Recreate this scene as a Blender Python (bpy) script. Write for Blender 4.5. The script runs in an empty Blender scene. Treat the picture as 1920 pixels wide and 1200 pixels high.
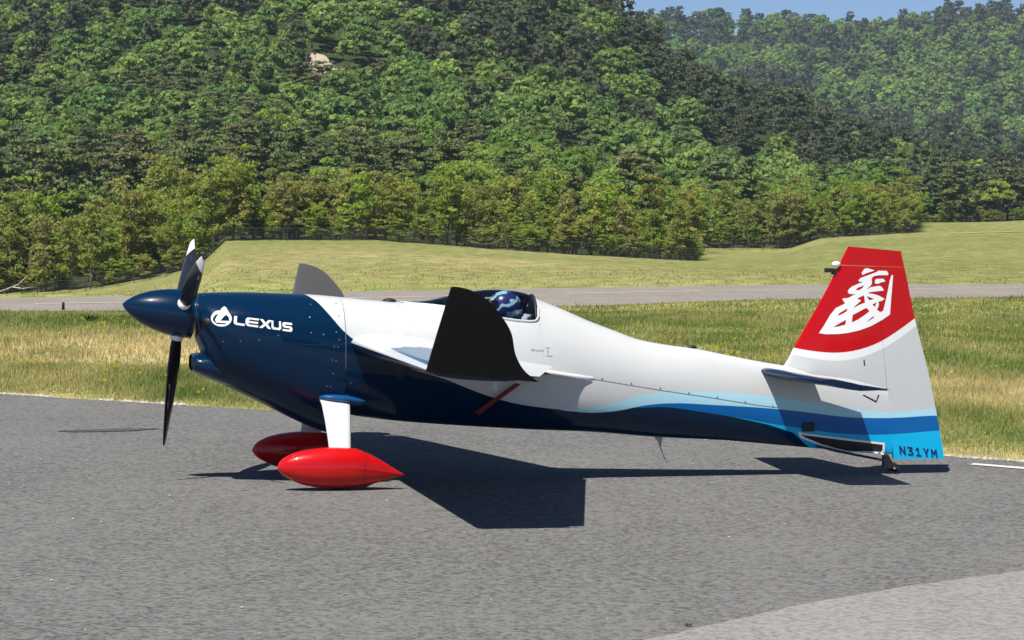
import bpy, bmesh, math, random
import numpy as np
from mathutils import Vector, Matrix
from mathutils.bvhtree import BVHTree

R = math.radians
scene = bpy.context.scene
COL = scene.collection

# ------------------------------------------------------------------ camera
cam_data = bpy.data.cameras.new('camera')
cam = bpy.data.objects.new('camera', cam_data)
COL.objects.link(cam)
cam_data.sensor_width = 36.0
cam_data.lens = 97.95
cam_data.clip_start = 0.1
cam_data.clip_end = 6000.0
CAM_H = 1.96
cam.matrix_world = (Matrix.Translation((0, 0, CAM_H)) @ Matrix.Rotation(R(90.0 - 2.123), 4, 'X')
                    @ Matrix.Rotation(R(0.516), 4, 'Z'))
scene.camera = cam

# ------------------------------------------------------------------ world, sun, exposure
SUN_X, SUN_Y = 0.307, 0.50            # how far a shadow moves per metre of height
sun_el = math.atan2(1.0, math.hypot(SUN_X, SUN_Y))
sun_rot = math.atan2(-SUN_X, -SUN_Y)
world = bpy.data.worlds.new('World')
scene.world = world
world.use_nodes = True
wn = world.node_tree
bg = wn.nodes['Background']
sky = wn.nodes.new('ShaderNodeTexSky')
sky.sky_type = 'NISHITA'
sky.sun_disc = False
sky.sun_elevation = sun_el
sky.sun_rotation = sun_rot
sky.altitude = 1000.0
sky.air_density = 0.58
sky.dust_density = 0.0
sky.ozone_density = 4.0
wn.links.new(sky.outputs[0], bg.inputs[0])
bg.inputs[1].default_value = 0.073

sl = bpy.data.lights.new('sun', 'SUN')
sl.energy = 5.0
sl.angle = R(0.53)
sl.color = (1.0, 0.95, 0.86)
sun = bpy.data.objects.new('sun', sl)
COL.objects.link(sun)
sun.rotation_euler = Vector((SUN_X, SUN_Y, -1.0)).to_track_quat('-Z', 'Y').to_euler()
sun.location = (-10, -10, 40)

scene.view_settings.view_transform = 'Standard'
scene.view_settings.look = 'None'
scene.view_settings.exposure = 0.50
scene.view_settings.gamma = 1.0
scene.view_settings.use_curve_mapping = False

# ------------------------------------------------------------------ helpers
def tag(o, label=None, cat=None, group=None, kind=None):
    if label: o['label'] = label
    if cat: o['category'] = cat
    if group: o['group'] = group
    if kind: o['kind'] = kind
    return o

def link(o, parent=None):
    COL.objects.link(o)
    if parent is not None: o.parent = parent
    return o

def empty(name, loc=(0, 0, 0), rz=0.0):
    o = bpy.data.objects.new(name, None)
    o.empty_display_size = 0.3
    o.location = loc; o.rotation_euler = (0, 0, rz)
    return link(o)

def pymesh(name, verts, faces, mat=None, smooth=False):
    me = bpy.data.meshes.new(name)
    me.from_pydata([tuple(map(float, v)) for v in verts], [], [tuple(f) for f in faces])
    me.validate(); me.update()
    if mat: me.materials.append(mat)
    if smooth:
        me.polygons.foreach_set('use_smooth', [True] * len(me.polygons))
    return me

def obj(name, me, parent=None, mat=None):
    o = bpy.data.objects.new(name, me)
    if mat: me.materials.append(mat)
    return link(o, parent)

def fast_mesh(name, V, nper, mat, colors=None, smooth=False):
    """V: (nfaces*nper, 3) unshared corner verts; colors per corner vertex."""
    n = len(V); nf = n // nper
    me = bpy.data.meshes.new(name)
    me.vertices.add(n); me.vertices.foreach_set('co', np.asarray(V, np.float32).ravel())
    me.loops.add(n); me.loops.foreach_set('vertex_index', np.arange(n, dtype=np.int32))
    me.polygons.add(nf)
    me.polygons.foreach_set('loop_start', np.arange(0, n, nper, dtype=np.int32))
    me.update(calc_edges=True)
    if colors is not None:
        a = me.color_attributes.new('tint', 'FLOAT_COLOR', 'POINT')
        c = np.ones((n, 4), np.float32); c[:, :3] = colors
        a.data.foreach_set('color', c.ravel())
    if mat: me.materials.append(mat)
    return me

def bm_mesh(name, bm, mat=None, smooth=True):
    me = bpy.data.meshes.new(name)
    bmesh.ops.recalc_face_normals(bm, faces=bm.faces)
    bm.to_mesh(me); bm.free()
    if mat: me.materials.append(mat)
    if smooth: me.polygons.foreach_set('use_smooth', [True] * len(me.polygons))
    return me

def tube(pts, radii, seg=8, cap=True):
    """verts, faces of a round tube through pts."""
    V = []; F = []
    pts = [Vector(p) for p in pts]
    n = len(pts)
    for i, p in enumerate(pts):
        d = (pts[min(i + 1, n - 1)] - pts[max(i - 1, 0)]).normalized()
        a = d.cross(Vector((0, 0, 1)))
        if a.length < 1e-3: a = d.cross(Vector((1, 0, 0)))
        a.normalize(); b = d.cross(a)
        for k in range(seg):
            t = 2 * math.pi * k / seg
            V.append(p + (a * math.cos(t) + b * math.sin(t)) * radii[i])
    for i in range(n - 1):
        for k in range(seg):
            F.append((i * seg + k, i * seg + (k + 1) % seg, (i + 1) * seg + (k + 1) % seg, (i + 1) * seg + k))
    if cap:
        F.append(tuple(range(seg))[::-1]); F.append(tuple(range((n - 1) * seg, n * seg)))
    return V, F

def box_vf(x0, x1, y0, y1, z0, z1):
    V = [(x, y, z) for z in (z0, z1) for y in (y0, y1) for x in (x0, x1)]
    F = [(0, 2, 3, 1), (4, 5, 7, 6), (0, 1, 5, 4), (2, 6, 7, 3), (0, 4, 6, 2), (1, 3, 7, 5)]
    return V, F

def merge(parts):
    V = []; F = []
    for v, f in parts:
        o = len(V); V += list(v); F += [tuple(i + o for i in q) for q in f]
    return V, F

# ------------------------------------------------------------------ materials
def mat_new(name):
    m = bpy.data.materials.new(name); m.use_nodes = True
    return m, m.node_tree, m.node_tree.nodes['Principled BSDF']

def nd(nt, t, **kw):
    n = nt.nodes.new(t)
    for k, v in kw.items(): setattr(n, k, v)
    return n

def simple(name, col, rough=0.5, coat=0.0, metal=0.0, var=0.08, scale=30.0, bump=0.0, spec=0.5):
    m, nt, b = mat_new(name)
    tc = nd(nt, 'ShaderNodeTexCoord')
    nz = nd(nt, 'ShaderNodeTexNoise'); nz.inputs['Scale'].default_value = scale
    nz.inputs['Detail'].default_value = 4
    nt.links.new(tc.outputs['Object'], nz.inputs['Vector'])
    mx = nd(nt, 'ShaderNodeMix', data_type='RGBA')
    mx.inputs['A'].default_value = (*[c * (1 - var) for c in col], 1)
    mx.inputs['B'].default_value = (*[min(1, c * (1 + var)) for c in col], 1)
    nt.links.new(nz.outputs['Fac'], mx.inputs['Factor'])
    nt.links.new(mx.outputs['Result'], b.inputs['Base Color'])
    b.inputs['Roughness'].default_value = rough
    b.inputs['Metallic'].default_value = metal
    b.inputs['Coat Weight'].default_value = coat
    b.inputs['Coat Roughness'].default_value = 0.04
    b.inputs['Specular IOR Level'].default_value = spec if coat == 0 else .12
    if bump:
        bp = nd(nt, 'ShaderNodeBump'); bp.inputs['Strength'].default_value = bump
        bp.inputs['Distance'].default_value = 0.01
        nt.links.new(nz.outputs['Fac'], bp.inputs['Height'])
        nt.links.new(bp.outputs['Normal'], b.inputs['Normal'])
    return m

NAVY = (0.0003, 0.016, 0.050)
WHITE = (0.575, 0.59, 0.60)
LBLUE = (0.42, 0.72, 0.86)
MBLUE = (0.002, 0.12, 0.40)
CYAN = (0.004, 0.46, 0.82)
RED = (0.50, 0.003, 0.007)
PURE = (0.80, 0.81, 0.82)

def livery():
    """aircraft paint scheme: colour borders are height curves along the fuselage."""
    m, nt, b = mat_new('aircraft_paint')
    tc = nd(nt, 'ShaderNodeTexCoord'); sp = nd(nt, 'ShaderNodeSeparateXYZ')
    nt.links.new(tc.outputs['Object'], sp.inputs[0])
    X0, X1, Z0, Z1 = -1.5, 5.0, -0.5, 2.0
    mr = nd(nt, 'ShaderNodeMapRange')
    mr.inputs[1].default_value = X0; mr.inputs[2].default_value = X1
    nt.links.new(sp.outputs['X'], mr.inputs[0])
    mz = nd(nt, 'ShaderNodeMapRange')
    mz.inputs[1].default_value = Z0; mz.inputs[2].default_value = Z1
    nt.links.new(sp.outputs['Z'], mz.inputs[0])
    def above(pts):
        fc = nd(nt, 'ShaderNodeFloatCurve')
        c = fc.mapping.curves[0]
        P = [((x - X0) / (X1 - X0), (z - Z0) / (Z1 - Z0)) for x, z in pts]
        P = [(0.0, P[0][1])] + P + [(1.0, P[-1][1])]
        c.points[0].location = P[0]; c.points[1].location = P[-1]
        for p in P[1:-1]: c.points.new(*p)
        for p in c.points: p.handle_type = 'VECTOR'
        fc.mapping.update()
        nt.links.new(mr.outputs[0], fc.inputs['Value'])
        s = nd(nt, 'ShaderNodeMath', operation='SUBTRACT')
        nt.links.new(mz.outputs[0], s.inputs[0]); nt.links.new(fc.outputs[0], s.inputs[1])
        k = nd(nt, 'ShaderNodeMath', operation='MULTIPLY_ADD', use_clamp=True)
        k.inputs[1].default_value = 900.0; k.inputs[2].default_value = 0.5
        nt.links.new(s.outputs[0], k.inputs[0])
        return k.outputs[0]
    def smooth(pts, n=5):
        xs = np.array([p[0] for p in pts]); zs = np.array([p[1] for p in pts])
        t = np.concatenate([np.linspace(a, b_, n, endpoint=False) for a, b_ in zip(xs[:-1], xs[1:])] + [xs[-1:]])
        m_ = np.gradient(zs, xs)
        out = []
        for q in t:
            i = min(max(np.searchsorted(xs, q, 'right') - 1, 0), len(xs) - 2)
            h = xs[i + 1] - xs[i]; s = (q - xs[i]) / h
            z = ((2*s**3 - 3*s**2 + 1) * zs[i] + (s**3 - 2*s**2 + s) * h * m_[i]
                 + (-2*s**3 + 3*s**2) * zs[i + 1] + (s**3 - s**2) * h * m_[i + 1])
            out.append((float(q), float(z)))
        return out
    low = [(0.25, 1.03), (0.407, 0.94), (0.565, 0.855), (0.842, 0.768), (1.121, 0.658), (1.361, 0.586), (1.602, 0.546), (1.783, 0.529)]
    Wc = [(-0.21, 1.46), (-0.145, 1.377), (-0.067, 1.32), (0.011, 1.224), (0.089, 1.127), (0.167, 1.058)] + smooth(
        low + [(1.90, 0.53), (2.092, 0.562), (2.378, 0.632), (2.626, 0.655), (2.958, 0.645), (3.335, 0.615), (3.631, 0.574), (4.056, 0.51), (4.399, 0.476), (4.713, 0.498)], 3)
    LB = [p for p in Wc if p[0] < 1.76] + smooth([(1.78, 0.52), (1.98, 0.503), (2.174, 0.515), (2.379, 0.552), (2.544, 0.567), (2.96, 0.549), (3.337, 0.523), (3.632, 0.493), (4.057, 0.441), (4.4, 0.431), (4.714, 0.445)], 3)
    MB = [p for p in LB if p[0] < 2.36] + smooth([(2.388, 0.538), (2.553, 0.541), (2.802, 0.508), (3.221, 0.437), (3.474, 0.39), (3.644, 0.365), (3.899, 0.326), (4.241, 0.303), (4.499, 0.309), (4.758, 0.328)], 3)
    CY = [p for p in MB if p[0] < 3.2] + [(3.227, 0.431), (3.396, 0.394), (3.608, 0.327), (3.70, 0.25), (3.9, 0.10), (4.1, -0.3)]
    RD = smooth([(3.55, 0.985), (3.624, 0.97), (3.803, 0.942), (3.974, 0.933), (4.145, 0.957), (4.317, 1.018), (4.488, 1.121), (4.595, 1.195), (4.66, 1.24)], 3)
    RL = smooth([(3.5, 0.95), (3.603, 0.926), (3.804, 0.885), (3.975, 0.872), (4.146, 0.896), (4.317, 0.957), (4.489, 1.055), (4.613, 1.145), (4.66, 1.18)], 3)
    out = None
    def layer(prev, col, fac):
        mx = nd(nt, 'ShaderNodeMix', data_type='RGBA')
        if prev is None: mx.inputs['A'].default_value = (*NAVY, 1)
        else: nt.links.new(prev, mx.inputs['A'])
        mx.inputs['B'].default_value = (*col, 1)
        nt.links.new(fac, mx.inputs['Factor'])
        return mx.outputs['Result']
    out = layer(None, CYAN, above(CY))
    out = layer(out, MBLUE, above(MB))
    out = layer(out, LBLUE, above(LB))
    out = layer(out, WHITE, above(Wc))
    # fin: only behind x = 3.4
    g = nd(nt, 'ShaderNodeMath', operation='GREATER_THAN'); g.inputs[1].default_value = 3.45
    nt.links.new(sp.outputs['X'], g.inputs[0])
    def masked(f):
        q = nd(nt, 'ShaderNodeMath', operation='MULTIPLY')
        nt.links.new(f, q.inputs[0]); nt.links.new(g.outputs[0], q.inputs[1]); return q.outputs[0]
    out = layer(out, PURE, masked(above(RL)))
    out = layer(out, RED, masked(above(RD)))
    # in front of the fade line everything is navy
    # faint grime
    nz = nd(nt, 'ShaderNodeTexNoise'); nz.inputs['Scale'].default_value = 6.0; nz.inputs['Detail'].default_value = 6
    nt.links.new(tc.outputs['Object'], nz.inputs['Vector'])
    hs = nd(nt, 'ShaderNodeMix', data_type='RGBA', blend_type='MULTIPLY')
    rp = nd(nt, 'ShaderNodeMapRange'); rp.inputs[3].default_value = 0.93; rp.inputs[4].default_value = 1.0
    nt.links.new(nz.outputs['Fac'], rp.inputs[0])
    hs.inputs['Factor'].default_value = 1.0
    nt.links.new(out, hs.inputs['A']); nt.links.new(rp.outputs[0], hs.inputs['B'])
    nt.links.new(hs.outputs['Result'], b.inputs['Base Color'])
    b.inputs['Roughness'].default_value = 0.35
    b.inputs['Specular IOR Level'].default_value = 0.06
    b.inputs['Coat Weight'].default_value = 0.40
    b.inputs['Coat Roughness'].default_value = 0.03
    # very slight unevenness of hand-sanded composite skin
    n2 = nd(nt, 'ShaderNodeTexNoise'); n2.inputs['Scale'].default_value = 3.5; n2.inputs['Detail'].default_value = 1
    nt.links.new(tc.outputs['Object'], n2.inputs['Vector'])
    bp = nd(nt, 'ShaderNodeBump'); bp.inputs['Strength'].default_value = 0.12; bp.inputs['Distance'].default_value = 0.02
    nt.links.new(n2.outputs['Fac'], bp.inputs['Height'])
    nt.links.new(bp.outputs['Normal'], b.inputs['Coat Normal'])
    return m

M = {}
M['livery'] = livery()
M['navy'] = simple('navy_gloss_paint', NAVY, 0.3, 0.5, var=0.04)
M['white'] = simple('white_gloss_paint', WHITE, 0.35, 0.6, var=0.03)
M['pure'] = simple('white_film', (0.85, 0.85, 0.86), 0.4, 0.3, var=0.02)
M['red'] = simple('red_gloss_paint', (0.52, 0.006, 0.008), 0.3, 0.6, var=0.04)
M['carbon'] = simple('black_carbon', (0.005, 0.005, 0.0055), 0.45, 0.0, var=0.25, scale=180, spec=.2)
M['black'] = simple('matt_black', (0.01, 0.01, 0.011), 0.6, var=0.2)
M['blade'] = simple('propeller_blade_grey', (0.016, 0.017, 0.02), 0.28, 0.35, var=0.15)
M['metal'] = simple('polished_metal', (0.75, 0.75, 0.76), 0.22, metal=1.0, var=0.05)
M['rubber'] = simple('tyre_rubber', (0.018, 0.018, 0.018), 0.75, var=0.2)
M['seam'] = simple('panel_gap', (0.12, 0.12, 0.13), 0.7)
M['rivet'] = simple('fastener_metal', (0.19, 0.20, 0.22), 0.35, metal=0.6)
M['darkblue_letter'] = simple('registration_navy', (0.006, 0.02, 0.09), 0.4)
M['greymark'] = simple('grey_marking', (0.33, 0.38, 0.42), 0.5)
M['interior'] = simple('cockpit_black', (0.022, 0.022, 0.024), 0.7)
M['cushion'] = simple('pale_blue_cushion', (0.42, 0.46, 0.62), 0.8)
M['suit'] = simple('flight_suit', (0.025, 0.035, 0.09), 0.8)
M['skin'] = simple('skin', (0.5, 0.3, 0.22), 0.55)
M['visor'] = simple('dark_visor', (0.01, 0.011, 0.014), 0.06, 1.0)
M['red_cloth'] = simple('red_strap', (0.17, 0.006, 0.008), 0.6)

def glass_mat():
    m, nt, b = mat_new('canopy_glass')
    nt.nodes.remove(b)
    out = nt.nodes['Material Output']
    tr = nd(nt, 'ShaderNodeBsdfTransparent'); tr.inputs[0].default_value = (0.86, 0.88, 0.88, 1)
    gl = nd(nt, 'ShaderNodeBsdfGlossy'); gl.inputs['Roughness'].default_value = 0.02
    fr = nd(nt, 'ShaderNodeFresnel'); fr.inputs[0].default_value = 1.6
    mx = nd(nt, 'ShaderNodeMixShader')
    nt.links.new(fr.outputs[0], mx.inputs[0]); nt.links.new(tr.outputs[0], mx.inputs[1]); nt.links.new(gl.outputs[0], mx.inputs[2])
    nt.links.new(mx.outputs[0], out.inputs[0])
    return m
M['glass'] = glass_mat()

def wing_mat():
    """white top with a blue outer panel, navy underside: split by which side of the skin it is (z of the rest shape)."""
    m, nt, b = mat_new('wing_paint')
    at = nd(nt, 'ShaderNodeAttribute'); at.attribute_name = 'tint'
    nt.links.new(at.outputs['Color'], b.inputs['Base Color'])
    b.inputs['Roughness'].default_value = 0.32; b.inputs['Coat Weight'].default_value = 0.4; b.inputs['Specular IOR Level'].default_value = 0.06
    b.inputs['Coat Roughness'].default_value = 0.03
    return m
M['wing'] = wing_mat()
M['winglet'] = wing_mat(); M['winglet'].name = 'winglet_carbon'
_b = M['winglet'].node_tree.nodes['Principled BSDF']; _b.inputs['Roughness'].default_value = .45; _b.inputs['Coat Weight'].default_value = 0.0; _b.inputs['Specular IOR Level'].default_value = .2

def helmet_mat():
    m, nt, b = mat_new('helmet_paint')
    tc = nd(nt, 'ShaderNodeTexCoord')
    mp = nd(nt, 'ShaderNodeMapping'); mp.inputs['Rotation'].default_value = (0, R(28), 0)
    mp.inputs['Location'].default_value = (0.0, 0, 0.02)
    nt.links.new(tc.outputs['Object'], mp.inputs[0])
    wv = nd(nt, 'ShaderNodeTexWave', wave_type='BANDS', bands_direction='Z')
    wv.inputs['Scale'].default_value = 3.6; wv.inputs['Distortion'].default_value = 3.2; wv.inputs['Detail'].default_value = 0.6
    wv.inputs['Detail Scale'].default_value = 6
    nt.links.new(mp.outputs[0], wv.inputs[0])
    cr = nd(nt, 'ShaderNodeValToRGB')
    e = cr.color_ramp; e.interpolation = 'CONSTANT'
    e.elements[0].color = (0.02, 0.025, 0.16, 1); e.elements[1].position = 0.8; e.elements[1].color = (0.35, 0.62, 0.72, 1)
    k = e.elements.new(0.62); k.color = (0.012, 0.05, 0.16, 1)
    nt.links.new(wv.outputs['Fac'], cr.inputs[0]); nt.links.new(cr.outputs[0], b.inputs['Base Color'])
    b.inputs['Roughness'].default_value = 0.25; b.inputs['Coat Weight'].default_value = 1.0
    return m
M['helmet'] = helmet_mat()

# ------------------------------------------------------------------ terrain
rng = np.random.default_rng(7)

T205 = np.array([(-.6, -7), (-.3, -6), (-.184, -4.3), (-.155, -3.9), (-.126, -2.8), (-.112, -1.9), (-.103, -0.05), (-.05, .08), (-.0117, -.44),
                 (.0266, -.88), (.065, -1.2), (.1, -1.2), (.15, -.3), (.19, .2), (.3, .5), (.6, .5)])
T320 = np.array([(-.6, -3), (-.3, -2), (-.184, -1), (-.1, 1.5), (-.05, 1.5), (0, .5), (.03, -.9), (.056, -1.77), (.099, -1.53), (.11, -.3),
                 (.145, .5), (.19, 1.1), (.3, 1.6), (.6, 1.6)])
T400 = np.array([(-.6, 14), (-.2, 15), (-.1, 16), (0, 15), (.04, 9), (.07, 4), (.1, 1.6), (.134, 2.0), (.183, 2.2), (.6, 2.2)])
E1 = np.array([(-.6, .09), (-.19, .086), (-.08, .09), (.0, .092), (.025, .088), (.039, .073), (.05, .062), (.063, .051), (.088, .040), (.115, .029), (.15, .019), (.19, .013), (.3, .009), (.6, .009)])
E2 = np.array([(-.6, .05), (-.02, .06), (.03, .066), (.048, .0703), (.065, .070), (.084, .069), (.094, .070), (.109, .071), (.126, .0700), (.138, .0725), (.151, .0724), (.161, .075), (.172, .0757), (.184, .0734), (.25, .07), (.6, .06)])

def sstep(a, b, t):
    s = np.clip((t - a) / (b - a), 0, 1); return s * s * (3 - 2 * s)

def height(X, Y):
    X = np.asarray(X, float); Y = np.asarray(Y, float)
    u = X / np.maximum(Y, 30.0)
    f = lambda T: np.interp(u, T[:, 0], T[:, 1])
    zc1 = CAM_H + f(E1) * 540 - 6.5
    zc2 = CAM_H + f(E2) * 1600 - 9.5
    ys = [95, 205, 320, 400, 540, 680, 1150, 1600, 1900, 2200]
    z5 = np.maximum(zc1, f(T400))
    zs = [0 * u, f(T205), f(T320), f(T400), z5, z5 * .75 + 2, z5 * .3 + zc2 * .2, zc2, zc2 * .85, zc2 * .7]
    out = np.zeros_like(u)
    for i in range(len(ys) - 1):
        lo = ys[i] if i else 95 - 28 * (1 - sstep(-.115, -.08, u))
        m = (Y > lo) & (Y <= ys[i + 1])
        s = np.clip((Y - lo) / (ys[i + 1] - lo), 0, 1)
        if i == 0: s = s ** .85
        out = np.where(m, zs[i] * (1 - s) + zs[i + 1] * s, out)
    out = np.where(Y > ys[-1], zs[-1], out)
    wob = (np.sin(X * .045 + Y * .021) + np.sin(X * .023 - Y * .037 + 1.3)) * sstep(330, 450, Y) * 1.8
    return out + wob

def edge_y(X):            # far border of the apron
    return 25.62 - 0.8095 * np.asarray(X, float) + 0.35 * np.sin(np.asarray(X) * .31 + 1.0)
RW_N = np.array([(-80, 26), (-26, 45.5), (-10.05, 54.67), (-8.04, 55.4), (1.64, 61.18), (3.57, 64.0), (5.91, 67.15), (10.57, 69.89), (13.25, 72.1), (30, 83), (90, 120)])
RW_F = np.array([(-80, 40), (-30, 55.5), (-11.61, 63.1), (-9.35, 65.4), (-3.62, 71.6), (2.1, 77.6), (8.62, 83.0), (15.95, 86.81), (34, 94), (90, 124)])
def rwn(X): return np.interp(X, RW_N[:, 0], RW_N[:, 1])
def rwf(X): return np.interp(X, RW_F[:, 0], RW_F[:, 1])

# cheap smooth value noise for colour patches of the meadow
_tab = rng.random((64, 64))
def vnoise(x, y):
    xi = np.floor(x).astype(int); yi = np.floor(y).astype(int); fx = x - xi; fy = y - yi
    fx = fx * fx * (3 - 2 * fx); fy = fy * fy * (3 - 2 * fy)
    g = lambda a, b: _tab[a % 64, b % 64]
    return (g(xi, yi) * (1 - fx) * (1 - fy) + g(xi + 1, yi) * fx * (1 - fy) + g(xi, yi + 1) * (1 - fx) * fy + g(xi + 1, yi + 1) * fx * fy)

GREEN = np.array([0.165, 0.225, 0.055]); GREEN2 = np.array([0.29, 0.31, 0.10]); STRAW = np.array([0.58, 0.49, 0.25]); OLIVE = np.array([0.38, 0.36, 0.14])
def meadow_colour(X, Y):
    X = np.asarray(X, float); Y = np.asarray(Y, float)
    q = (Y - edge_y(X)) / 1.29
    n1 = vnoise(X * .55 + 3, Y * .22 + 9); n2 = vnoise(X * 1.7, Y * .6 + 30); n3 = vnoise(X * .13 + 7, Y * .05)
    dry = np.exp(-((q - 7.0 - 1.5 * n3) / 3.0) ** 2) * .85 + .25 * np.exp(-((q - .1) / .5) ** 2)
    dry = dry * (.55 + .7 * n1) + .60 * (n2 - .36) + .28 * n1
    far = sstep(60, 100, Y)
    dry_far = .36 + .75 * (vnoise(X * .10 + 11, Y * .03 + 2) - .45) + .35 * (n1 - .5) - .35 * sstep(.05, .14, X / np.maximum(Y, 1))
    d = np.clip(dry * (1 - far) + dry_far * far, 0, 1)[..., None]
    g = GREEN + (GREEN2 - GREEN) * np.clip(n2 * .8 + far * .6, 0, 1)[..., None]
    mid = OLIVE
    c = np.where(d < .5, g + (mid - g) * (d * 2), mid + (STRAW - mid) * (d * 2 - 1))
    return c * (1 - .30 * far[..., None])

def ground_mat():
    m, nt, b = mat_new('meadow_soil')
    at = nd(nt, 'ShaderNodeAttribute'); at.attribute_name = 'tint'
    tc = nd(nt, 'ShaderNodeTexCoord')
    n1 = nd(nt, 'ShaderNodeTexNoise'); n1.inputs['Scale'].default_value = 1.6; n1.inputs['Detail'].default_value = 9; n1.inputs['Roughness'].default_value = .78
    nt.links.new(tc.outputs['Object'], n1.inputs['Vector'])
    mp = nd(nt, 'ShaderNodeMapping'); mp.inputs['Scale'].default_value = (1.4, .35, 1)
    nt.links.new(tc.outputs['Object'], mp.inputs[0])
    n2 = nd(nt, 'ShaderNodeTexNoise'); n2.inputs['Scale'].default_value = .9; n2.inputs['Detail'].default_value = 7
    nt.links.new(mp.outputs[0], n2.inputs['Vector'])
    ad = nd(nt, 'ShaderNodeMath', operation='ADD'); nt.links.new(n1.outputs['Fac'], ad.inputs[0]); nt.links.new(n2.outputs['Fac'], ad.inputs[1])
    rp = nd(nt, 'ShaderNodeMapRange'); rp.inputs[1].default_value = .7; rp.inputs[2].default_value = 1.3
    rp.inputs[3].default_value = .55; rp.inputs[4].default_value = 1.40
    nt.links.new(ad.outputs[0], rp.inputs[0])
    mx = nd(nt, 'ShaderNodeMix', data_type='RGBA', blend_type='MULTIPLY'); mx.inputs['Factor'].default_value = 1
    nt.links.new(at.outputs['Color'], mx.inputs['A']); nt.links.new(rp.outputs[0], mx.inputs['B'])
    nt.links.new(mx.outputs['Result'], b.inputs['Base Color'])
    b.inputs['Roughness'].default_value = .95; b.inputs['Specular IOR Level'].default_value = .1
    bp = nd(nt, 'ShaderNodeBump'); bp.inputs['Strength'].default_value = .6; bp.inputs['Distance'].default_value = .15
    nt.links.new(n1.outputs['Fac'], bp.inputs['Height']); nt.links.new(bp.outputs['Normal'], b.inputs['Normal'])
    return m
M['ground'] = ground_mat()

def asphalt_mat(name, dark, light, dark_area=True):
    m, nt, b = mat_new(name)
    tc = nd(nt, 'ShaderNodeTexCoord')
    def noise(scale, detail=3, rough=.6, src=None):
        n = nd(nt, 'ShaderNodeTexNoise'); n.inputs['Scale'].default_value = scale; n.inputs['Detail'].default_value = detail
        n.inputs['Roughness'].default_value = rough
        nt.links.new(src or tc.outputs['Object'], n.inputs['Vector']); return n.outputs['Fac']
    fine = noise(32, 4, .75); big = noise(.35, 5)
    mp = nd(nt, 'ShaderNodeMapping'); mp.inputs['Scale'].default_value = (1, .16, 1); mp.inputs['Rotation'].default_value = (0, 0, R(8))
    nt.links.new(tc.outputs['Object'], mp.inputs[0])
    streak = noise(1.3, 6, .65, mp.outputs[0])
    vo = nd(nt, 'ShaderNodeTexVoronoi'); vo.inputs['Scale'].default_value = 38; vo.inputs['Randomness'].default_value = 1
    nt.links.new(tc.outputs['Object'], vo.inputs['Vector'])
    sv = nd(nt, 'ShaderNodeSeparateColor'); nt.links.new(vo.outputs['Color'], sv.inputs[0])
    def madd(a, k, c):
        q = nd(nt, 'ShaderNodeMath', operation='MULTIPLY_ADD'); nt.links.new(a, q.inputs[0]); q.inputs[1].default_value = k
        if isinstance(c, (int, float)): q.inputs[2].default_value = c
        else: nt.links.new(c, q.inputs[2])
        return q.outputs[0]
    f = madd(fine, 2.6, -1.45)
    f = madd(sv.outputs[0], .8, f)
    f = madd(big, .55, f)
    f = madd(streak, .45, f)
    cl = nd(nt, 'ShaderNodeClamp'); nt.links.new(f, cl.inputs[0])
    mx = nd(nt, 'ShaderNodeMix', data_type='RGBA')
    mx.inputs['A'].default_value = (*dark, 1); mx.inputs['B'].default_value = (*light, 1)
    nt.links.new(cl.outputs[0], mx.inputs['Factor'])
    col = mx.outputs['Result']
    nt.links.new(col, b.inputs['Base Color'])
    b.inputs['Roughness'].default_value = .88; b.inputs['Specular IOR Level'].default_value = .25
    bp = nd(nt, 'ShaderNodeBump'); bp.inputs['Strength'].default_value = .5; bp.inputs['Distance'].default_value = .006
    nt.links.new(sv.outputs[0], bp.inputs['Height']); nt.links.new(bp.outputs['Normal'], b.inputs['Normal'])
    return m
M['asphalt'] = asphalt_mat('apron_asphalt', (.043, .0425, .041), (.175, .172, .167))
M['patch'] = asphalt_mat('older_pale_asphalt', (.14, .136, .129), (.275, .265, .252))
M['runway'] = asphalt_mat('weathered_runway', (.10, .088, .078), (.30, .27, .24))
M['dark_area'] = asphalt_mat('dark_asphalt_patch', (.03, .03, .03), (.09, .09, .088))
M['line'] = simple('worn_white_line_paint', (.62, .60, .56), .8, var=.25, scale=25)
M['rline'] = simple('faded_runway_paint', (.50, .40, .34), .85, var=.3, scale=3)

# ground sheet: rows get wider apart with distance, columns fan out
rows = np.concatenate([np.arange(-60, 18, 6), np.arange(18, 60, .6), np.arange(60, 100, 1.2), np.arange(100, 330, 3), np.arange(330, 1100, 9), np.arange(1100, 2201, 20)])
cols = np.concatenate([np.linspace(-1, -.25, 24, endpoint=False), np.linspace(-.25, .25, 160), np.linspace(.25, 1, 24)[1:]])
halfw = np.maximum(np.abs(rows), 40) * .85
GX = cols[None, :] * halfw[:, None]; GY = np.repeat(rows[:, None], len(cols), 1)
GZ = height(GX, GY)
nr, nc = GX.shape
gv = np.stack([GX.ravel(), GY.ravel(), GZ.ravel()], 1)
ii = np.arange(nr * nc).reshape(nr, nc)
gf = np.stack([ii[:-1, :-1], ii[:-1, 1:], ii[1:, 1:], ii[1:, :-1]], -1).reshape(-1, 4)
gme = bpy.data.meshes.new('ground')
gme.vertices.add(len(gv)); gme.vertices.foreach_set('co', gv.astype(np.float32).ravel())
gme.loops.add(gf.size); gme.loops.foreach_set('vertex_index', gf.astype(np.int32).ravel())
gme.polygons.add(len(gf)); gme.polygons.foreach_set('loop_start', np.arange(0, gf.size, 4, dtype=np.int32))
gme.update(calc_edges=True)
gc = meadow_colour(GX, GY).reshape(-1, 3)
forest = sstep(0, 1, np.clip((GY - (205 + 0 * GX)) / 6, 0, 1)).ravel()
uu = (GX / np.maximum(GY, 30)).ravel(); yy = GY.ravel()
fb = np.where(uu < .068, 207, np.where(uu < .146, 323, 404))
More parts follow.
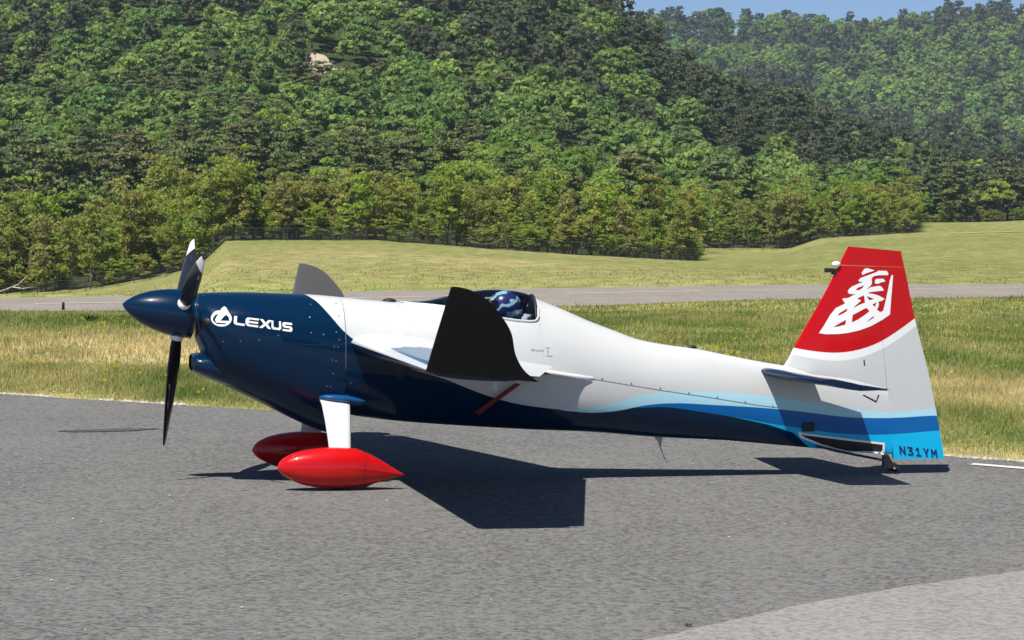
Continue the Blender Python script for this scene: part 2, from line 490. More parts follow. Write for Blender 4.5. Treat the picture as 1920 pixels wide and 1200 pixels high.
forest = sstep(0, 5, yy - fb)[:, None]
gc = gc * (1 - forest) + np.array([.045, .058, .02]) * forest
ga = gme.color_attributes.new('tint', 'FLOAT_COLOR', 'POINT')
c4 = np.ones((len(gc), 4), np.float32); c4[:, :3] = gc
ga.data.foreach_set('color', c4.ravel())
gme.materials.append(M['ground'])
gme.polygons.foreach_set('use_smooth', [True] * len(gme.polygons))
tag(obj('ground', gme), kind='structure')

def sheet(name, pts, z, mat, kind='structure'):
    bm = bmesh.new()
    vs = [bm.verts.new((float(p[0]), float(p[1]), z)) for p in pts]
    f = bm.faces.new(vs)
    if f.normal.z < 0: f.normal_flip()
    bmesh.ops.triangulate(bm, faces=bm.faces)
    me = bpy.data.meshes.new(name); bm.to_mesh(me); bm.free()
    me.materials.append(mat)
    o = obj(name, me)
    if kind: tag(o, kind=kind)
    return o

ex = np.arange(-26, 27, .08)
ey = edge_y(ex) + .05 * (vnoise(ex * 6, ex * 0 + 3) - .5) + .10 * (vnoise(ex * 1.7, ex * 0 + 13) - .5)
sheet('apron', [(-26, -55), (30, -55)] + list(zip(ex[::-1], ey[::-1])) , .012, M['asphalt'])
px = [(-9.5, -2), (-2, 9.0), (.2, 12.15), (.71, 12.89), (1.47, 14.0), (2.11, 14.74), (2.87, 15.46), (4.5, 16.9), (9, 20.6), (11, 22)]
pp = []
for (a, b_), (c, d_) in zip(px[:-1], px[1:]):
    n_ = max(2, int(math.hypot(c - a, d_ - b_) / .12))
    for k in range(n_):
        t = k / n_; pp.append((a + (c - a) * t + .02 * (rng.random() - .5), b_ + (d_ - b_) * t + .03 * (rng.random() - .5)))
sheet('pale_pavement', pp + [(14, 10), (14, -40), (-9, -40)], .018, M['patch'])
rx = np.arange(-60, 61, 1.0)
sheet('runway', list(zip(rx, rwn(rx) + .25 * (vnoise(rx * 1.3, rx * 0) - .5))) + list(zip(rx[::-1], rwf(rx[::-1]))), .012, M['runway'])
LN = np.array([(-60, 40.0), (-26, 51.0), (-10.81, 58.75), (-8.36, 60.1), (-3.34, 66.0), (1.91, 71.43), (7.43, 77.0), (15.05, 81.2), (34, 89.5), (60, 101)])
k = -40.0
while k < 40:
    L_ = 3.4 + rng.random() * 2.2
    a = np.array([k, np.interp(k, LN[:, 0], LN[:, 1])]); b2 = np.array([k + L_, np.interp(k + L_, LN[:, 0], LN[:, 1])])
    w_ = .32 + .12 * rng.random()
    sheet('runway_marking', [a, b2, b2 + (0, w_), a + (0, w_)], .018, M['rline'])
    k += L_ + .4 + rng.random() * 1.6
sheet('edge_marking', [(3.72, 22.30), (4.4, 21.66), (5.3, 20.95), (5.3, 20.78), (4.36, 21.50), (3.66, 22.18)], .018, M['line'])
st = [(-3.6 + .42 * math.cos(t) * (1 + .15 * math.sin(3 * t)), 24.91 + .16 * math.sin(t) + .18 * math.cos(t)) for t in np.linspace(0, 2 * math.pi, 24, endpoint=False)]
sheet('dark_patch', st, .018, M['dark_area'])  # irregular darker patch of asphalt on the apron
tk = [(48.5, 300), (51, 296), (54, 292), (58, 288), (64, 284), (74, 280)]
def strip(name, pts, w, mat, dz):
    V = []; F = []
    for i, (x, y) in enumerate(pts):
        for s in (-1, 1):
            V.append((x, y + s * w / 2, float(height(x, y + s * w / 2)) + dz))
        if i: F.append((2 * i - 2, 2 * i, 2 * i + 1, 2 * i - 1))
    return obj(name, pymesh(name, V, F, mat))
xs_ = np.linspace(47, 90, 40)
tag(strip('dirt_track', [(x, np.interp(x, [47, 60, 90], [301, 290, 276]) ) for x in xs_], 3.2, simple('pale_dirt', (.42, .36, .22), .9, var=.2, scale=2), .12), kind='structure')

# ------------------------------------------------------------------ grass, flowers, gravel
def leaf_mat(name, trans=.35, sat_noise=True, attr=True, col=(.1, .15, .03), rnd=None):
    m, nt, b = mat_new(name)
    out = nt.nodes['Material Output']
    if attr:
        a = nd(nt, 'ShaderNodeAttribute'); a.attribute_name = 'tint'; c = a.outputs['Color']
    else:
        oi = nd(nt, 'ShaderNodeObjectInfo')
        cr = nd(nt, 'ShaderNodeValToRGB'); e = cr.color_ramp
        e.elements[0].color = (*rnd[0], 1); e.elements[1].color = (*rnd[-1], 1)
        for i, q in enumerate(rnd[1:-1]):
            k_ = e.elements.new((i + 1) / (len(rnd) - 1)); k_.color = (*q, 1)
        nt.links.new(oi.outputs['Random'], cr.inputs[0])
        tc = nd(nt, 'ShaderNodeTexCoord'); nz = nd(nt, 'ShaderNodeTexNoise'); nz.inputs['Scale'].default_value = 1.1; nz.inputs['Detail'].default_value = 3
        nt.links.new(tc.outputs['Object'], nz.inputs['Vector'])
        rp = nd(nt, 'ShaderNodeMapRange'); rp.inputs[1].default_value = .3; rp.inputs[2].default_value = .7; rp.inputs[3].default_value = .7; rp.inputs[4].default_value = 1.3
        nt.links.new(nz.outputs['Fac'], rp.inputs[0])
        mx = nd(nt, 'ShaderNodeMix', data_type='RGBA', blend_type='MULTIPLY'); mx.inputs['Factor'].default_value = 1
        nt.links.new(cr.outputs[0], mx.inputs['A']); nt.links.new(rp.outputs[0], mx.inputs['B']); c = mx.outputs['Result']
    nt.links.new(c, b.inputs['Base Color']); b.inputs['Roughness'].default_value = .7; b.inputs['Specular IOR Level'].default_value = .2
    tr = nd(nt, 'ShaderNodeBsdfTranslucent'); nt.links.new(c, tr.inputs[0])
    ms = nd(nt, 'ShaderNodeMixShader'); ms.inputs[0].default_value = trans
    nt.links.new(b.outputs[0], ms.inputs[1]); nt.links.new(tr.outputs[0], ms.inputs[2]); nt.links.new(ms.outputs[0], out.inputs[0])
    return m
M['grass'] = leaf_mat('grass_blades', .35)

def blades(X, Y, hgt, wid, col, lean=.5):
    n = len(X); Z = height(X, Y)
    a = rng.random(n) * 2 * np.pi; la = rng.random(n) * 2 * np.pi; ll = rng.random(n) * lean * hgt
    dx, dy = np.cos(a) * wid / 2, np.sin(a) * wid / 2
    V = np.zeros((n, 3, 3))
    V[:, 0] = np.stack([X - dx, Y - dy, Z - .01], 1); V[:, 1] = np.stack([X + dx, Y + dy, Z - .01], 1)
    V[:, 2] = np.stack([X + np.cos(la) * ll, Y + np.sin(la) * ll, Z + hgt], 1)
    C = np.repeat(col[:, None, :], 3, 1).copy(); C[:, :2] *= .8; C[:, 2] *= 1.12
    return V.reshape(-1, 3), C.reshape(-1, 3)

def scatter(n, y0, y1, um=.265):
    Y = np.sqrt(rng.random(n) * (y1 ** 2 - y0 ** 2) + y0 ** 2); X = (rng.random(n) * 2 - 1) * um * Y
    return X, Y
VV = []; CC = []
def add_blades(n, y0, y1, h0, h1, w0, w1, um=.215, far=False):
    X, Y = scatter(n, y0, y1, um)
    if far: k_ = (rng.random(n) < np.clip(1.1 - (Y - 62) / 75, .015, 1)) & (Y > rwf(X) + .3) & (Y < np.where(X / Y < .067, 207, np.where(X / Y < .146, 322, 404)))
    else: k_ = (Y > edge_y(X) + .02 + .25 * rng.random(n) ** 2) & (Y < rwn(X) - .1)
    X, Y = X[k_], Y[k_]; n = len(X)
    t = vnoise(X * .8 + 20, Y * .5)
    h = (h0 + (h1 - h0) * rng.random(n) ** 2) * (.55 + .9 * t)
    q = (Y - edge_y(X)) / 1.29
    if not far: h = h * np.clip(.35 + q * .5, .3, 1)
    c = meadow_colour(X, Y) * ((.75 + .5 * rng.random((n, 1))) if not far else (1.0 + .3 * rng.random((n, 1))))
    c = c * (1 + .12 * (rng.random((n, 3)) - .5))
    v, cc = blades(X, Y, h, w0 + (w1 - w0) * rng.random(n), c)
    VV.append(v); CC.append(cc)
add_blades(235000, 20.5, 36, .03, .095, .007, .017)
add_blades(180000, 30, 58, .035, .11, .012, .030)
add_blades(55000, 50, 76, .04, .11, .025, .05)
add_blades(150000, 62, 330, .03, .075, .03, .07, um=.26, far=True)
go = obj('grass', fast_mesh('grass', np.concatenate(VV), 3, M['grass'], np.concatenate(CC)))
tag(go, 'meadow grass, green and straw-dry, between the apron, the runway and the fences', 'grass', kind='stuff')

# dandelion heads: small discs turned to the sky
def flower_mesh():
    X, Y = scatter(3200, 21, 62)
    k_ = (Y > edge_y(X) + .4) & (Y < rwn(X) - .3) & (vnoise(X * .5 + 40, Y * .35) > .42)
    X, Y = X[k_], Y[k_]; n = len(X); Z = height(X, Y) + .07 + .12 * rng.random(n)
    r = .012 + .013 * rng.random(n)
    ang = np.arange(6) * np.pi / 3
    tx = (rng.random(n) - .5) * .9; ty = -.5 + (rng.random(n) - .5) * .9
    V = np.zeros((n, 6, 3))
    for i in range(6):
        ox, oy = r * np.cos(ang[i]), r * np.sin(ang[i])
        V[:, i] = np.stack([X + ox, Y + oy, Z + tx * ox + ty * oy], 1)
    col = np.where(rng.random((n, 1)) < .72, np.array([[.80, .60, .04]]), np.where(rng.random((n, 1)) < .6, np.array([[.8, .78, .7]]), np.array([[.7, .35, .12]])))
    return V.reshape(-1, 3), np.repeat(col[:, None], 6, 1).reshape(-1, 3)
fv, fc_ = flower_mesh()
tag(obj('meadow_flowers', fast_mesh('meadow_flowers', fv, 6, M['grass'], fc_)), 'small yellow and white flowers dotted through the meadow grass', 'flowers', kind='stuff')

def pebbles(X, Y, Z, r):
    n = len(X); base = np.array([(1, 0, 0), (0, 1, 0), (-1, 0, 0), (0, -1, 0), (0, 0, .6), (0, 0, -.4)], float)
    fs = [(0, 1, 4), (1, 2, 4), (2, 3, 4), (3, 0, 4), (1, 0, 5), (2, 1, 5), (3, 2, 5), (0, 3, 5)]
    P = base[None] * (r[:, None, None]) * (.6 + .8 * rng.random((n, 6, 1)))
    P += np.stack([X, Y, Z], 1)[:, None]
    return np.concatenate([P[:, f] for f in fs], 1).reshape(-1, 3)
n_ = 2600
gx = (rng.random(n_) * 2 - 1) * 8.5; gy = edge_y(gx) + .04 + .07 * rng.normal(size=n_) * .8
dens = vnoise(gx * 1.3 + 5, gx * 0 + 1) > .35
gx, gy = gx[dens], gy[dens]; n_ = len(gx)
pv = pebbles(gx, gy, np.full(n_, .015), .010 + .022 * rng.random(n_) ** 2)
pcol = np.repeat((np.array([.46, .42, .35]) * (.6 + .6 * rng.random((n_, 1)))), 24, 0)
# repeat order is per face group of each stone
M['gravel'] = leaf_mat('pale_gravel', 0.0)
tag(obj('edge_gravel', fast_mesh('edge_gravel', pv, 3, M['gravel'], pcol)), 'pale gravel crumbs along the ragged far edge of the apron', 'gravel', kind='stuff')
n_ = 60
gx = (rng.random(n_) * 2 - 1) * 4.5; gy = 12 + 12 * rng.random(n_)
ok = gy < edge_y(gx) - .2
pv = pebbles(gx[ok], gy[ok], np.full(ok.sum(), .02), .004 + .005 * rng.random(ok.sum()))
tag(obj('loose_pebbles', fast_mesh('loose_pebbles', pv, 3, M['gravel'], np.full((len(pv), 3), .45))), 'tiny loose stones scattered on the grey apron', 'stones', kind='stuff')

def weed(name, x, y, n, h, w, spread, col, label, cat='weed'):
    a = rng.random(n) * 2 * np.pi; r = spread * np.sqrt(rng.random(n))
    X, Y = r * np.cos(a), r * np.sin(a)
    hh = h * (.4 + .6 * rng.random(n)); ww = w * (.5 + .8 * rng.random(n))
    V = np.zeros((n, 4, 3)); b_ = rng.random(n) * 6.28; lean = .8 * spread
    V[:, 0] = np.stack([X * .3, Y * .3, 0 * X], 1)
    mx_, my_ = X + np.cos(b_) * ww, Y + np.sin(b_) * ww
    V[:, 1] = np.stack([mx_, my_, hh * .55], 1)
    V[:, 2] = np.stack([X * 1.6, Y * 1.6, hh], 1)
    V[:, 3] = np.stack([X - np.cos(b_) * ww, Y - np.sin(b_) * ww, hh * .5], 1)
    C = np.repeat((np.array(col) * (.7 + .6 * rng.random((n, 1))))[:, None], 4, 1).reshape(-1, 3)
    o = obj(name, fast_mesh(name, V.reshape(-1, 3), 4, M['grass'], C)); o.location = (x, y, float(height(x, y)) + .012)
    return tag(o, label, cat)
weed('dock_plant', -7.58, 49.99, 40, .16, .025, .11, (.05, .10, .02), 'dark green leafy dock plant alone in the straw-coloured meadow')
weed('grass_tuft', .85, 13.23, 26, .03, .003, .025, (.10, .12, .03), 'small green weed tuft in the joint beside the pale pavement')
weed('grass_tuft', .30, 12.38, 40, .02, .003, .05, (.22, .20, .06), 'yellowish low weed tuft in the pavement joint')
mk = empty('runway_marker', (-9.01, 55.9, .0))
tag(mk, 'small dark upright marker at the edge of the runway', 'marker')
v_, f_ = tube([(0, 0, 0), (0, 0, .15), (0, 0, .17)], [.03, .028, .015], 8)
obj('post', pymesh('post', v_, f_, M['black'], True), mk)
v_, f_ = tube([(0, 0, 0), (0, 0, .02)], [.06, .05], 10)
obj('base', pymesh('base', v_, f_, M['black']), mk)

# ------------------------------------------------------------------ fences
M['fence'] = simple('dark_green_fence_steel', (.025, .03, .028), .5, var=.2)
post_me = pymesh('post', *box_vf(-.027, .027, -.027, .027, -.25, 1.0), M['fence'])
def fence(path, label, spacing, hh=.95):
    path = np.array(path, float)
    seg = np.hypot(*np.diff(path, axis=0).T); L = np.concatenate([[0], np.cumsum(seg)])
    n = int(L[-1] / spacing); s = np.linspace(0, L[-1], n + 1)
    X = np.interp(s, L, path[:, 0]); Y = np.interp(s, L, path[:, 1]); Z = height(X, Y)
    root = empty('wire_fence', (X[0], Y[0], Z[0]))
    tag(root, label, 'fence', 'fences along the wood')
    o0 = np.array([X[0], Y[0], Z[0]])
    for i in range(n + 1):
        p = obj('post', post_me, root); p.location = np.array([X[i], Y[i], Z[i]]) - o0
    V = []; F = []
    def bar(a, b, t):
        a = np.array(a) - o0; b = np.array(b) - o0
        k = len(V)
        for q in (a, b):
            V.extend([q + (0, -t, -t), q + (0, t, -t), q + (0, t, t), q + (0, -t, t)])
        for j in range(4): F.append((k + j, k + (j + 1) % 4, k + 4 + (j + 1) % 4, k + 4 + j))
    for i in range(n):
        bar((X[i], Y[i], Z[i] + hh), (X[i + 1], Y[i + 1], Z[i + 1] + hh), .025)
    obj('top_rail', pymesh('top_rail', V, F, M['fence']), root)
    V.clear(); F.clear()
    for i in range(n):
        for h in (.08, .3, .5, .72):
            bar((X[i], Y[i], Z[i] + h), (X[i + 1], Y[i + 1], Z[i + 1] + h), .008)
        for t in np.linspace(0, 1, 10)[1:-1]:
            x, y, z = [w[i] * (1 - t) + w[i + 1] * t for w in (X, Y, Z)]
            k = len(V); q = np.array([x, y, z]) - o0; r = .008
            V.extend([q + (-r, 0, .05), q + (r, 0, .05), q + (r, 0, hh), q + (-r, 0, hh)]); F.append((k, k + 1, k + 2, k + 3))
    tag(obj('wire_mesh', pymesh('wire_mesh', V, F, M['fence']), root), kind='stuff')
yA = 205.0
fence([(u * yA, yA) for u in (-.205, -.184, -.155, -.126, -.112, -.107)], 'dark wire fence on the low ground beyond the runway, running down to the thicket', 1.15)
fence([(u * 206.5, 206.5) for u in (-.1035, -.08, -.05, -.0117, .0266, .0665)], 'dark wire fence along the crest of the grass bank under the young trees', 1.15)
fence([(.058 * 318, 318), (.099 * 318, 318), (.107 * 319, 319), (.112 * 320, 320), (.145 * 320, 320)], 'far dark wire fence at the foot of the wood, bending up the grass slope', 1.6)

# ------------------------------------------------------------------ trees
M['bark'] = simple('grey_bark', (.16, .135, .11), .9, var=.35, scale=8)
M['bark_pine'] = simple('red_pine_bark', (.14, .09, .06), .9, var=.35, scale=8)
M['leaf_young'] = leaf_mat('young_leaves', .5, attr=False, rnd=[(.31, .35, .06), (.25, .36, .05), (.33, .32, .08), (.30, .43, .05), (.28, .30, .08), (.36, .40, .07), (.31, .29, .10), (.28, .38, .06)])
M['leaf_broad'] = leaf_mat('broad_leaves', .5, attr=False, rnd=[(.17, .29, .06), (.23, .35, .06), (.31, .43, .075), (.20, .29, .07), (.25, .40, .075), (.36, .43, .085), (.19, .33, .07)])
M['leaf_pine'] = leaf_mat('pine_needles', .3, attr=False, rnd=[(.14, .185, .07), (.165, .21, .073), (.195, .20, .088), (.14, .21, .075)])
M['leaf_mass'] = leaf_mat('far_forest_leaves', .45)

def leaf_quads(C, Nrm, size, rg):
    """rhombic leaf sprays at C facing Nrm."""
    n = len(C)
    r = rg.normal(size=(n, 3)); t = np.cross(Nrm, r); t /= np.linalg.norm(t, axis=1)[:, None] + 1e-9
    b = np.cross(Nrm, t)
    s = size[:, None]; k = (.55 + .3 * rg.random((n, 1)))
    V = np.stack([C - t * s, C + b * s * k, C + t * s, C - b * s * k], 1)
    V[:, 1] += Nrm * s * .25; V[:, 3] -= Nrm * s * .18
    return V.reshape(-1, 3)

def clumps_to_leaves(cl, rad, flat, nleaf, lsize, rg, jit=.55):
    V = []
    for c, r in zip(cl, rad):
        d = rg.normal(size=(nleaf, 3)); d[:, 2] = np.abs(d[:, 2]) * .8 + d[:, 2] * .4
        d /= np.linalg.norm(d, axis=1)[:, None]
        rr = r * (.55 + .5 * rg.random((nleaf, 1)))
        P = c + d * rr * np.array([1, 1, flat])
        N = d + jit * rg.normal(size=(nleaf, 3)); N /= np.linalg.norm(N, axis=1)[:, None]
        V.append(leaf_quads(P, N, lsize * (.6 + .8 * rg.random(nleaf)), rg))
    return np.concatenate(V)

def broad(seed, Hh=9.0, Rr=3.0, nc=24, nleaf=130, lsize=.20):
    rg = np.random.default_rng(seed)
    cl = []; rad = []
    # puffs of foliage over an uneven dome
    for i in range(nc):
        t = (i + .5) / nc; el = math.asin(1 - 1.35 * t); a = i * 2.39996 + .5 * rg.normal()
        k = .62 + .28 * rg.random()
        cl.append(np.array([math.cos(a) * math.cos(el) * Rr * k, math.sin(a) * math.cos(el) * Rr * k, Hh * .56 + math.sin(el) * Hh * .34 * (k + .12) + .25 * rg.normal()]))
        rad.append(Rr * (.26 + .17 * rg.random()))
    cl = np.array(cl)
    leaves = clumps_to_leaves(cl, rad, .72, nleaf, lsize, rg, .34)
    tv = []
    tv.append(tube([(0, 0, -.6), (.1, 0, Hh * .25), (0, .1, Hh * .5), (.05, .1, Hh * .75)], [.22, .17, .12, .05], 7))
    for i in range(0, nc, 3):
        z0 = Hh * (.22 + .25 * rg.random()); c = cl[i]
        tv.append(tube([(0, 0, z0), tuple(c * np.array([.5, .5, 0]) + np.array([0, 0, (z0 + c[2]) / 2 + .2])), tuple(c)], [.09, .06, .025], 5))
    return leaves, merge(tv)

def pine(seed, Hh=10.0, Rr=2.6, lsize=.17):
    rg = np.random.default_rng(seed)
    tv = []; cl = []; rad = []
    lean = rg.normal(size=2) * .5
    ax = lambda z: np.array([lean[0] * (z / Hh) ** 2 + .15 * math.sin(z), lean[1] * (z / Hh) ** 2, z])
    tv.append(tube([tuple(ax(z)) for z in np.linspace(-.6, Hh * .95, 7)], list(np.linspace(.22, .04, 7)), 7))
    lev = np.linspace(Hh * .32, Hh * .97, 9)
    for i, z in enumerate(lev):
        span = Rr * (1.0 - ((z / Hh - .42) / .62) ** 2 * .85) if z > Hh * .42 else Rr * .85
        for k in range(5 if i < 8 else 3):
            a = rg.random() * 6.28; r = span * (.35 + .65 * rg.random()); c = ax(z) + np.array([math.cos(a) * r, math.sin(a) * r, .1 * r + .3 * rg.normal()])
            tv.append(tube([tuple(ax(z - .25)), tuple((ax(z) + c) / 2 - (0, 0, .05)), tuple(c)], [.06, .04, .02], 4))
            for q in range(2):
                cl.append(c + rg.normal(size=3) * np.array([.35, .35, .10]) - (0, 0, .02)); rad.append(.45 + .4 * rg.random())
    leaves = clumps_to_leaves(np.array(cl), rad, .34, 46, lsize, rg, .6)
    return leaves, merge(tv)

def young(seed, Hh=6.0, Rr=1.35, lsize=.098):
    rg = np.random.default_rng(seed)
    tv = []; cl = []; rad = []
    for s in range(rg.integers(2, 5)):
        a = rg.random() * 6.28; b0 = np.array([math.cos(a), math.sin(a), 0]) * .25 * rg.random(); dr = rg.normal(size=2) * .35
        hh = Hh * (.75 + .25 * rg.random())
        pts = [b0 + np.array([dr[0] * t * 1.6 + .08 * math.sin(5 * t + a), dr[1] * t * 1.6, hh * t - (.5 if t == 0 else 0)]) for t in np.linspace(0, 1, 6)]
        tv.append(tube([tuple(p) for p in pts], list(np.linspace(.075, .015, 6)), 5))
        for k in range(11):
            t = .12 + .86 * rg.random(); p = b0 + np.array([dr[0] * t * 1.6, dr[1] * t * 1.6, hh * t]); a2 = rg.random() * 6.28
            r = Rr * (.35 + .65 * rg.random()) * (1.1 - .6 * t)
            c = p + np.array([math.cos(a2) * r, math.sin(a2) * r, r * (.35 + .5 * rg.random())])
            tv.append(tube([tuple(p), tuple((p + c) / 2 + (0, 0, .04)), tuple(c)], [.026, .018, .008], 4))
            for q in range(2):
                cl.append(p + (c - p) * (.55 + .45 * q) + rg.normal(size=3) * .12); rad.append(.26 + .3 * rg.random())
    leaves = clumps_to_leaves(np.array(cl), rad, .8, 52, lsize, rg, .6)
    return leaves, merge(tv)

YOUNG = [young(100 + i, Hh=5.0 + .55 * (i % 4), Rr=1.5 + .14 * (i % 3)) for i in range(8)]
BROAD = [broad(200 + i, Hh=8.0 + .7 * (i % 4), Rr=2.7 + .25 * (i % 3)) for i in range(7)]
PINE = [pine(300 + i, Hh=9.0 + .8 * (i % 4), Rr=2.3 + .25 * (i % 3)) for i in range(6)]

def split_meshes(protos, name, lm, bmk):
    out = []
    for lv, (tv, tf) in protos:
        out.append((fast_mesh(name + '_crown', lv, 4, M[lm]), pymesh(name + '_trunk', tv, tf, M[bmk], True)))
    return out
def whole_meshes(protos, name, lm, bmk):
    out = []
    for lv, (tv, tf) in protos:
        n = len(lv); F = [tuple(range(i, i + 4)) for i in range(0, n, 4)] + [tuple(k + n for k in f) for f in tf]
        me = bpy.data.meshes.new(name); me.from_pydata(np.concatenate([lv, np.array([tuple(v) for v in tv])]).tolist(), [], F)
        me.materials.append(M[lm]); me.materials.append(M[bmk])
        mi = np.zeros(len(F), np.int32); mi[n // 4:] = 1
        me.polygons.foreach_set('material_index', mi); me.update(); out.append(me)
    return out
young_m = split_meshes(YOUNG, 'young_tree', 'leaf_young', 'bark')
broad_s = split_meshes(BROAD, 'broadleaf_tree', 'leaf_broad', 'bark')
pine_s = split_meshes(PINE, 'pine_tree', 'leaf_pine', 'bark_pine')
broad_w = whole_meshes(BROAD, 'broadleaf_tree', 'leaf_broad', 'bark')
pine_w = whole_meshes(PINE, 'pine_tree', 'leaf_pine', 'bark_pine')

def place_split(name, pair, x, y, s, label, cat, group, sz=1.0):
    r = empty(name, (x, y, float(height(x, y)) - .05), rng.random() * 6.28)
    r.scale = (s, s, s * sz)
    tag(r, label, cat, group)
    obj('crown', pair[0], r); obj('trunk', pair[1], r)
    return r
def place_whole(name, me, x, y, s, label, cat, group, sz=1.0):
    o = obj(name, me); o.location = (x, y, float(height(x, y)) - .1); o.rotation_euler = (0, 0, rng.random() * 6.28)
    o.scale = (s, s, s * sz); return tag(o, label, cat, group)

def front_y(u): return 207.5 if u < .067 else (322 if u < .146 else 405)

# the thicket of young trees behind the fences
pts = []
def far_enough(x, y, d):
    for a, b_ in pts[-120:]:
        if (a - x) ** 2 + (b_ - y) ** 2 < d * d: return False
    return True
count = 0; tries = 0
while count < 298 and tries < 9000:
    tries += 1
    u = -.205 + .36 * rng.random() if rng.random() < .8 else .064 + .084 * rng.random()
    y = front_y(u) + 1.0 + 40 * rng.random() ** 1.7
    x = u * y
    if not far_enough(x, y, 1.1): continue
    pts.append((x, y)); count += 1
    s = .52 + .72 * rng.random() ** 1.4
    if y > 300: s *= 1.0
    if u < -.11: s *= 1.15
    if u > -.09 and y < 300: s *= .86
    place_split('young_tree', young_m[rng.integers(len(young_m))], x, y, s, 'young light-leaved broadleaf tree with thin stems in the thicket behind the fence', 'tree', 'young trees of the thicket')

# bright shrubs at the foot of the thicket
for i in range(190):
    u = -.2 + .345 * rng.random() ** 1.15 if i < 160 else .137 + .06 * rng.random(); y = front_y(u) + .6 + (12 * rng.random() ** 1.5 if i < 160 else 5 * rng.random()); x = u * y
    if -.108 < u < -.1: continue
    place_split('leafy_bush', young_m[rng.integers(len(young_m))], x, y, .42 + .25 * rng.random(), 'low bright-green bush at the foot of the thicket just behind the fence', 'bush', 'bushes behind the fence', .55)

# tall pines and broadleaf trees standing in and just behind the thicket
spec = [(-37.8, 236, 'p', 1.15), (-41.5, 240, 'p', 1.1), (-33.5, 242, 'p', 1.1), (-45, 246, 'p', 1.15), (-29.5, 252, 'p', 1.0), (-25, 258, 'p', .95),
        (-36, 262, 'b', .9), (-31, 268, 'b', .95), (-20, 262, 'b', .8), (-10, 268, 'p', .85), (-3, 270, 'b', .75), (3, 262, 'p', .75), (-15, 276, 'b', .85), (8, 276, 'b', .7),
        (14, 290, 'p', .75), (20, 300, 'b', .7), (25, 340, 'p', .95), (30, 345, 'p', 1.0), (34, 350, 'b', .8), (39, 348, 'p', .9), (44, 352, 'b', .75), (48, 350, 'p', .9)]
for x, y, kd, s in spec:
    if kd == 'p': place_split('pine_tree', pine_s[rng.integers(len(pine_s))], x, y, s, 'tall dark pine rising just behind the young thicket', 'tree', 'pines behind the thicket')
    else: place_split('broadleaf_tree', broad_s[rng.integers(len(broad_s))], x, y, s, 'full green broadleaf tree rising just behind the young thicket', 'tree', 'broadleaf trees behind the thicket')
# mixed wood edge at the top of the far grass slope
u = .136
while u < .21:
    y = 406 + 14 * rng.random(); kd = rng.random()
    if kd < .5: place_split('pine_tree', pine_s[rng.integers(len(pine_s))], u * y, y, .72 + .3 * rng.random(), 'dark pine at the wood edge on top of the far grass slope', 'tree', 'pines on the far slope edge')
    else: place_split('broadleaf_tree', broad_s[rng.integers(len(broad_s))], u * y, y, .62 + .3 * rng.random(), 'green broadleaf tree at the wood edge on top of the far grass slope', 'tree', 'broadleaf trees on the far slope edge')
    u += .0022 + .0026 * rng.random()

# the wooded hillside
cand = []
def hill_points(y0, y1, step, ulo, uhi):
    y = y0
    while y < y1:
        x = ulo * y
        while x < uhi * y:
            cand.append((x + step * .45 * rng.normal(), y + step * .45 * rng.normal())); x += step
        y += step * .95
hill_points(252, 330, 4.3, -.20, .06)
hill_points(330, 420, 4.8, -.20, .13)
hill_points(420, 600, 5.6, -.20, .20)
mass = []
def pine_prob(x, y):
    a = vnoise(x * .035 + 50, y * .03 + 3); b_ = vnoise(x * .11, y * .09 + 17)
    return .9 if a * .7 + b_ * .42 > .635 else .07
items = []
for x, y in cand:
    u = x / y
    if y < front_y(u) + (30 if u < .067 else 14): continue
    # only faces turned to the viewer matter: skip what lies over the crest
    s = .62 + .34 * rng.random()
    if -33 < x < -20 and 406 < y < 437: continue      # the landslip
    items.append((x, y, s, rng.random() < pine_prob(x, y)))
items.sort(key=lambda q: q[1])
nb = npn = 0
for x, y, s, isp in items:
    vis = True
    if isp and npn < 285:
        place_whole('pine_tree', pine_w[rng.integers(len(pine_w))], x, y, s * .95, 'dark pine among the trees of the wooded hillside', 'tree', 'pines on the hillside'); npn += 1
    elif not isp and nb < 285:
        place_whole('broadleaf_tree', broad_w[rng.integers(len(broad_w))], x, y, s, 'rounded green broadleaf tree on the wooded hillside', 'tree', 'broadleaf trees on the hillside', .85 + .2 * rng.random()); nb += 1
    else: mass.append((x, y, s, isp))
print('hill trees', len(items), nb, npn, len(mass))

# the rest of the wood and the far hill: one mass
y = 612.0
far_pts = []
while y < 1625:
    x = (.0 if y > 1140 else .085) * y
    while x < .29 * y:
        far_pts.append((x + 2.4 * rng.normal(), y + 2.4 * rng.normal())); x += (6.6 if y < 900 else 8.8)
    y += (8.5 if y < 700 else 30 if y < 1140 else 13)
for x, y in far_pts:
    mass.append((x, y, (.85 + .45 * rng.random()) * (1.0 if y < 900 else 1.4), (rng.random() < pine_prob(x * .5 + 31, y * .45)) or (y > 1560 and rng.random() < .3)))
